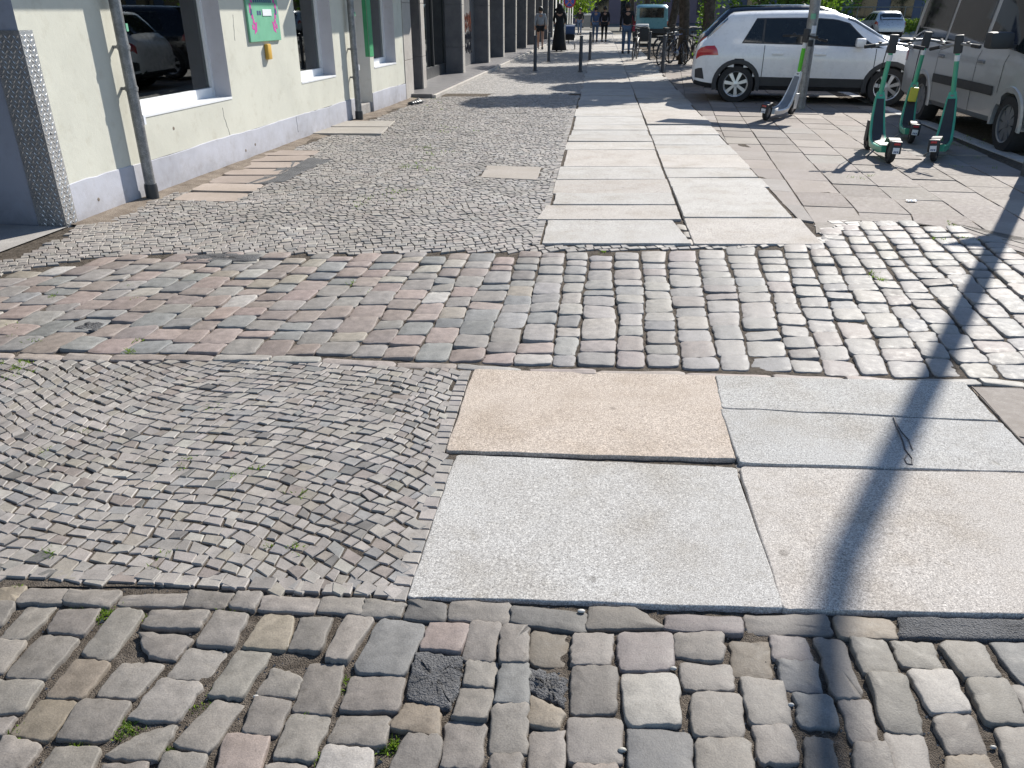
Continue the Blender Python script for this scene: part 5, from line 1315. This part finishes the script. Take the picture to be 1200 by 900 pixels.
    for s in ('l','r'):
        a, b_ = Vector(J[s+'a']), Vector(J[s+'t']); MB().tube([a+Vector((0,-.05,-.05)), (a+b_)/2+Vector((0,0,-.01)), b_+Vector((0,.02,0))], [.05,.052,.036], 10).build('shoe', M['shoe'], t, True)
        w, f_ = Vector(J[s+'w']), Vector(J[s+'f']); d_ = (f_-w).normalized(); x_ = Vector((1,0,0))
        for q in range(4): MB().tube([f_+Vector(((q-1.5)*.017,0,0)), f_+d_*.04+Vector(((q-1.5)*.018,.01,0)), f_+d_*(.07-.008*abs(q-1.5))+Vector(((q-1.5)*.017,.025,.005))], [.0095,.009,.007], 6).build('finger', M['skin'], t, True)
        sg_ = 1 if s == 'l' else -1; MB().tube([w+d_*.03+Vector((sg_*.03,.0,0)), w+d_*.07+Vector((sg_*.045,.02,0)), w+d_*.1+Vector((sg_*.042,.03,0))], [.011,.01,.008], 6).build('thumb', M['skin'], t, True)
    if bag: MB().bevbox(.2*k,.3*k,-.16,.16,.78*k,1.05*k,.03).tube([(.22*k,-.1,1.03*k),(.16*k,-.02,1.44*k),(.23*k,.1,1.03*k)], .012, 6).build('shoulder_bag', bag, t, True, None, 40)
    return t
def gp(px, py): return (*G(px, py), 0.0)
person('woman in grey top and black shorts walking away on the left', gp(633, 58), R(-4), M['cloth_grey'], M['cloth_black'], 1.66, .26, shorts=True)
person('person in a long black robe pushing a stroller', gp(655, 60), R(-4), M['cloth_black'], M['cloth_black'], 1.74, .16, 'push', skirt=True, hood=True)
person('person in black top and jeans walking away beside the bicycles', gp(733, 63), R(-4), M['cloth_black'], M['denim'], 1.78, .2, bag=M['cloth_red'])
person('person in a blue jacket, left of the distant pair', gp(697, 49), R(-6), M['cloth_blue'], M['denim'], 1.7, .2)
person('person dressed in black, right of the distant pair', gp(707.5, 49), R(-6), M['cloth_black'], M['cloth_black'], 1.72, .18)
person('distant person in dark clothes just right of the stroller, facing the camera', gp(679, 41), R(160), M['cloth_black'], M['denim'], 1.68, .1)
# stroller
sx_, sy_ = G(657, 58.5)
sr = thing('stroller', 'dark stroller pushed by the person in the black robe', 'stroller', (sx_+.42, sy_+.42, 0), R(-4))
MB().bevbox(-.2,.2,-.3,.35,.38,.62,.06).build('seat', M['cloth_black'], sr, True, None, 50)
MB().lathe([(.3,-.2),(.3,.2)], 14, 'x', (0,.1,.68)).build('hood', M['cloth_blue'], sr, True, fix=False)
MB().tube([(-.2,-.35,1.0),(.2,-.35,1.0)], .015, 8).tube([(-.2,-.35,1.0),(-.2,.2,.3)], .012, 8).tube([(.2,-.35,1.0),(.2,.2,.3)], .012, 8).tube([(-.2,-.3,.12),(-.2,.1,.5)], .012, 8).tube([(.2,-.3,.12),(.2,.1,.5)], .012, 8).build('frame', M['grey_metal'], sr, True)
for x in (-.22,.22):
    for y in (-.3,.3): MB().lathe([(0,-.02),(.1,-.02),(.12,0),(.1,.02),(0,.02)], 16, 'x', (x,y,.12)).build('wheel', M['rubber'], sr, True, None, 40)
# far bins and motor scooter-like clutter by the far house
for i, (x, y, lb) in enumerate(((*G(688, 33), 'grey bin with a pale lid before the far house'),)):
    bn = thing('litter_bin', lb, 'bin', (x, y, 0)); MB().prism([(-.45,.1),(.45,.1),(.5,1.1),(-.5,1.1)], -.4, .4, 'y').build('body', M['grey_metal'], bn)
    MB().bevbox(-.55,.55,-.45,.45,1.1,1.25,.05).build('lid', M['plate_white'], bn, True, None, 40)
    for sx in (-.4,.4): MB().lathe([(0,-.04),(.1,-.04),(.1,.04),(0,.04)], 12, 'y', (sx,.3,.1)).build('wheel', M['rubber'], bn)

# ================================================================== TREES, HEDGE, FAR SIDE
def leaf_mesh(rn, centers, n, size, squash=.8):
    C_ = np.array([c[:3] for c in centers]); Rr_ = np.array([c[3] for c in centers]); w = Rr_**2.2; idx = rn.choice(len(C_), n, p=w/w.sum())
    d = rn.normal(size=(n, 3)); d /= np.linalg.norm(d, axis=1, keepdims=True); rad = rn.uniform(.35, 1, n)**.6
    P = C_[idx] + d*(rad*Rr_[idx])[:, None]*np.array([1, 1, squash])
    a = rn.normal(size=(n, 3)); a /= np.linalg.norm(a, axis=1, keepdims=True); b_ = np.cross(a, rn.normal(size=(n, 3))); b_ /= np.linalg.norm(b_, axis=1, keepdims=True)
    s = size*rn.uniform(.6, 1.3, (n, 1)); V = np.stack([P-a*s, P+b_*s*.5, P+a*s, P-b_*s*.5], 1).reshape(-1, 3)
    F_ = (np.arange(n)*4)[:, None] + np.arange(4)[None]
    col = np.repeat(np.clip(rn.normal(.5, .25, n), 0, 1), 4); return V, F_, np.stack([col]*3, 1)
def tree(label, x, y, h=7.5, cr=2.3, tr=.13, n=5200, seed=1, mat='leaf', cz=None, name='street_tree', lsize=.085, ivy=False, coff=(0,0)):
    rn = np.random.RandomState(seed); t = thing(name, label, 'tree', (x, y, 0), 0, 'trees along the street'); cz = cz or h*.68
    tk = MB(); pts = [(0,0,-.1)] + [(rn.normal(0,.04)*i, rn.normal(0,.04)*i, cz*.95*i/5) for i in range(1, 6)]
    tk.tube(pts, [tr*1.25, tr*1.05, tr*.95, tr*.85, tr*.7, tr*.45], 12)
    cs = []
    for i in range(9):
        a = i*2.4+rn.uniform(0,.6); rr = cr*rn.uniform(.35,.8); zz = cz+rn.uniform(-.55,.75)*cr*.8
        e = (rr*math.cos(a)+coff[0], rr*math.sin(a)+coff[1], zz); b0 = pts[3+(i % 2)]
        tk.tube([b0, ((b0[0]+e[0])/2, (b0[1]+e[1])/2, (b0[2]+e[2])/2+.25), e], [tr*.45, tr*.28, tr*.1], 7); cs.append((*e, cr*rn.uniform(.35,.55)))
    cs.append((coff[0],coff[1],cz+cr*.7,cr*.6)); cs.append((coff[0],coff[1],cz,cr*.5))
    tk.build('trunk', M['bark'], t, True)
    V_, F_, c_ = leaf_mesh(rn, cs, n, lsize)
    obj('crown', V_.tolist(), F_.tolist(), M[mat], t, False, None, c_)
    if ivy:
        V_, F_, c_ = leaf_mesh(rn, [(0,0,z,.28) for z in np.arange(.1,2.6,.2)], 900, .05); obj('ivy', V_.tolist(), F_.tolist(), M['leaf'], t, False, None, c_)
    return t
tree('street tree with the crown shading the slabs, by the black car', 4.95, 22.0, 6.4, 2.0, .15, 13000, 3, lsize=.12, ivy=True, coff=(.75, .4))
tree('street tree beside the parked bicycles', 5.9, 29.5, 6.8, 2.3, .16, 11000, 4, lsize=.11)
tree('slim tree between the bicycles and the teal off-roader', 5.4, 27.0, 6.6, 1.6, .1, 6000, 14, lsize=.1)
tree('street tree left of the teal off-roader', 7.0, 38, 7.5, 2.8, .17, 11000, 5, lsize=.11)
tree('street tree beyond the teal off-roader', 8.2, 53, 8, 3.0, .18, 4500, 6, lsize=.12)
tree('tree in the distance at the end of the walkway', 9.6, 70, 9, 3.4, .2, 4200, 7, lsize=.16)
tree('pale green tree by the far house', 5.4, 84, 7.5, 3.2, .2, 3800, 8, 'leaf_pale', 3.2, lsize=.17)
for i, (x, y, h, lb) in enumerate(((14.2,44,7,'leafy tree at the road, right of the teal off-roader'),(17.5,62,8,'tree beyond the road, above the roof of the black car'),(22.8,66,8,'pale tree beyond the road, left of the silver car'),(29,61,8,'tree beyond the road, behind the railing'),(37,56,9,'tree beyond the road, above the van'),(12.5,80,9,'large tree far off, right of the far house'),(46,50,9,'tree beyond the road at the right edge, behind the van'))):
    tree(lb, x, y, h, 3.2, .2, 3600, 20+i, 'leaf_pale' if i in (2,5) else 'leaf', h*.42, lsize=.16)
# far side of the road: pavement, hedge, railing, house
fs_ = MB().add([(kerbX(20)+12,20,.04),(60,20,.04),(70,120,.04),(kerbX(120)+12,120,.04)], [(0,1,2,3)]).build('far_pavement', M['concrete'], fix=False); tag(fs_, None, None, None, 'structure')
hx0, hy0, hx1, hy1 = 22.5, 61, 40, 57
rn = np.random.RandomState(77); cs = [(hx0+(hx1-hx0)*q, hy0+(hy1-hy0)*q, .55+rn.uniform(-.1,.15), .6) for q in np.linspace(0,1,36)]
hg = thing('hedge', 'low bright green hedge along the far pavement', 'hedge', (0,0,0)); V_, F_, c_ = leaf_mesh(rn, cs, 9000, .11); obj('foliage', V_.tolist(), F_.tolist(), M['leaf_pale'], hg, False, None, c_)
m = MB()
for c in cs[::3]: m.tube([(c[0],c[1],.0),(c[0]+.05,c[1],.7)], .03, 6)
o = m.build('stems', M['bark'], hg); o['kind'] = 'stuff'
rl = thing('railing', 'dark metal railing behind the hedge across the road', 'railing', (0,0,0))
a_, b_ = Vector((22.5,62.2,0)), Vector((41,58.2,0))
for z in (1.0, 1.75): MB().tube([a_+Vector((0,0,z)), b_+Vector((0,0,z))], .035, 6).build('rail', M['grey_metal'], rl)
for k in range(19): p = a_.lerp(b_, k/18); MB().tube([p, p+Vector((0,0,1.8))], .035, 6).build('post', M['grey_metal'], rl)
# shaded block across the road
M['far_dark'] = mat_plain('far_facade', (.10,.115,.16), .6, var=.2, scale=.4); M['far_brick'] = mat_plain('far_brick', (.17,.13,.15), .7, var=.15, scale=.5)
fb = thing('far_building', 'blue grey block across the road behind the trees', 'building', (20, 78, 0), R(-8))
MB().box(0, 60, 0, 14, -.2, 14).build('wall', M['far_dark'], fb)
for r in range(3):
    for k in range(19):
        w = MB().box(1+k*3.05, 2.9+k*3.05, -.06, -.003, .8+r*3.6, 3.2+r*3.6).build('window', M['car_glass'], fb)
        MB().box(.9+k*3.05, 3.0+k*3.05, -.16, -.064, .66+r*3.6, .79+r*3.6).build('sill', M['stone_pale'], w)
fb2 = thing('far_building', 'violet brown block closing the street at its far end', 'building', (2, 120, 0), 0)
MB().box(-30, 40, 0, 14, -.2, 22).build('wall', M['far_brick'], fb2)
for r in range(3):
    for k in range(19): MB().box(-29+k*3.5, -27.2+k*3.5, -.06, -.003, 1+r*3.6, 3.2+r*3.6).build('window', M['car_glass'], fb2)
# ================================================================== SMALL THINGS ON THE PAVING
def blades(rn, spots, n, h, spread):
    V_ = []; F_ = []; c_ = []
    for x, y, z in spots:
        for _ in range(n):
            a = rn.uniform(0, 6.28); r = abs(rn.normal(0, spread)); px_, py_ = x+r*math.cos(a), y+r*math.sin(a); hh = h*rn.uniform(.4, 1.2); b = rn.uniform(0, 6.28); lx, ly = rn.normal(0, hh*.6, 2); w = .0022
            i = len(V_); V_ += [(px_-w*math.cos(b), py_-w*math.sin(b), z), (px_+w*math.cos(b), py_+w*math.sin(b), z), (px_+lx*.5+w*.8*math.cos(b), py_+ly*.5+w*.8*math.sin(b), z+hh*.7), (px_+lx, py_+ly, z+hh)]
            F_ += [(i, i+1, i+2, i+3)]; cc = np.clip(rn.normal(.5,.25), 0, 1); c_ += [(cc,)*3]*4
    return V_, F_, c_
rn = np.random.RandomState(4)
spots = []
for px, py, k in ((122,720,5),(128,714,3),(138,852,6),(146,858,5),(95,868,3),(12,862,4),(172,722,2),(268,713,3),(20,690,1),(405,797,3),(455,868,4),(460,878,3),(250,818,2),(195,880,3),(222,826,2),(88,712,2),(690,852,1),(345,842,2),(380,884,3),(300,760,1)):
    for _ in range(k): x, y = G(px+rn.normal(0,7), py+rn.normal(0,4)); spots.append((x, y, -.014))
V_, F_, c_ = blades(rn, spots, 20, .013, .014)
sp2 = []
for px, py, k in ((30,425,6),(8,432,4),(150,408,3),(425,333,2),(10,385,4),(30,400,3),(60,345,2),(150,345,2),(60,530,2),(120,505,2),(215,545,2),(280,560,2),(40,650,2),(180,655,2),(330,640,2),(350,575,1),(245,480,2),(700,300,1),(1030,325,3),(1110,268,3),(1095,280,2),(1137,280,2)):
    for _ in range(k): x, y = G(px+rn.normal(0,9), py+rn.normal(0,4)); sp2.append((x, y, -.012))
V2, F2_, c2 = blades(rn, sp2, 26, .02, .02)
sp3 = []
for px, py, k in ((490,195,10),(460,225,8),(500,175,8),(430,240,5),(535,150,6),(1125,165,8),(1145,190,3),(1000,208,3),(1130,170,6),(500,122,6),(930,115,5),(1080,150,5)):
    for _ in range(k): x, y = G(px+rn.normal(0,14), py+rn.normal(0,4)); sp3.append((x, y, .0))
V3, F3, c3 = blades(rn, sp3, 10, .022, .05)
V3 = list(V3)
AV = V_ + V2 + V3; AF = F_ + [tuple(i+len(V_) for i in f) for f in F2_] + [tuple(i+len(V_)+len(V2) for i in f) for f in F3]
wd = obj('joint_weeds', AV, AF, M['grass'], None, False, None, np.array(c_+c2+c3)); tag(wd, 'sparse green weeds growing in the paving joints', 'weeds', None, 'stuff')
# grit in the foreground joints
gv = MB(); gc = []
for _ in range(1500):
    x, y = rn.uniform(-1.5,1.5), rn.uniform(1.15,1.9); s = abs(rn.normal(.0028,.0014))+.001; z = hgt(x, y)-.011
    n0 = len(gv.v); gv.add([(x+s,y,z),(x-s*.6,y+s*.8,z),(x-s*.6,y-s*.8,z),(x,y,z+s*1.2)], [(0,1,3),(1,2,3),(2,0,3)]); cc = rng.uniform(.12,.4); gc += [(cc,cc*.95,cc*.88)]*4
gt = obj('joint_grit', gv.v, gv.f, M['mosaic'], None, False, None, np.array(gc)); tag(gt, 'fine grit scattered in the foreground joints', 'grit', None, 'stuff')
# pebbles
def pebble(px, py, r, label, colr, flat=.55, z=.004):
    x, y = G(px, py); bm = bmesh.new(); bmesh.ops.create_icosphere(bm, subdivisions=2, radius=r)
    for v in bm.verts: v.co = Vector((v.co.x*1.35, v.co.y*.85, v.co.z*flat))*(1+.12*mnoise.noise(v.co*60))
    vs = [v.co[:] for v in bm.verts]; bm.verts.index_update(); fs = [[v.index for v in f.verts] for f in bm.faces]; bm.free()
    o = obj('pebble', vs, fs, M['mosaic'], None, True, (x, y, hgt(x, y)+z+r*flat*.8), colr); tag(o, label, 'pebble', 'pebbles on the paving')
pebble(681, 717.5, .0085, 'white pebble at the lower edge of the big granite slab', (.5,.49,.46), .5, .002)
pebble(149.5+150, 815, .006, 'small white pebble between the left cobbles', (.45,.44,.41), .8, -.01)
pebble(789, 782, .007, 'pale pebble beside the violet cobble', (.4,.39,.36), .8, -.008)
pebble(927, 825, .006, 'white pebble in the joint beside the pole shadow', (.45,.44,.41), .9, -.008)
pebble(1164, 875, .006, 'white pebble in the joint at lower right', (.42,.41,.38), .8, -.008)
pebble(729, 878, .008, 'pale pebble between the bottom cobbles', (.38,.37,.33), .8, -.008)
# scrap of litter on the pavers
x, y = G(1068, 236); v = []; f = []
for i in range(6):
    for j in range(5): v.append((x-.045+i*.018, y-.03+j*.015, .004+.012*abs(mnoise.noise((i*.7, j*.6, 2)))+.006*((i+j) % 2)))
for i in range(5):
    for j in range(4): a = i*5+j; f.append((a, a+5, a+6, a+1))
lt = obj('litter', v, f, M['plate_white'], None, False); so_ = lt.modifiers.new('t', 'SOLIDIFY'); so_.thickness = .001; tag(lt, 'crumpled pale scrap of litter on the pavers', 'litter')
# crack with a small ring in the right slabs
pts = [G(*p) for p in ((1046,492),(1052,505),(1058,518),(1060,530),(1066,536),(1070,541),(1068,547),(1061,546),(1059,540),(1064,536))]
MB().tube([(p[0]+rng.gauss(0,.002), p[1]+rng.gauss(0,.002), hgt(*p)+.0105) for p in pts], .003, 6).build('crack', M['dark_spray'], walk)
pts = [G(*p) for p in ((1046,492),(1055,508),(1064,518),(1069,530))]
MB().tube([(p[0], p[1], hgt(*p)+.0105) for p in pts], .0022, 6).build('crack', M['dark_spray'], walk)
# passage floor at the left
fl = MB(); q = [WP0+WD*(-.06)+WNV*.02, WP0+WD*(-.06)-WNV*6, WP0+WD*(-3.6)-WNV*6, WP0+WD*(-3.6)+WNV*.02]
fl.add([(p.x, p.y, .003) for p in q], [(0,1,2,3)]); o = fl.build('passage_floor', M['concrete'], fix=True); tag(o, None, None, None, 'structure')
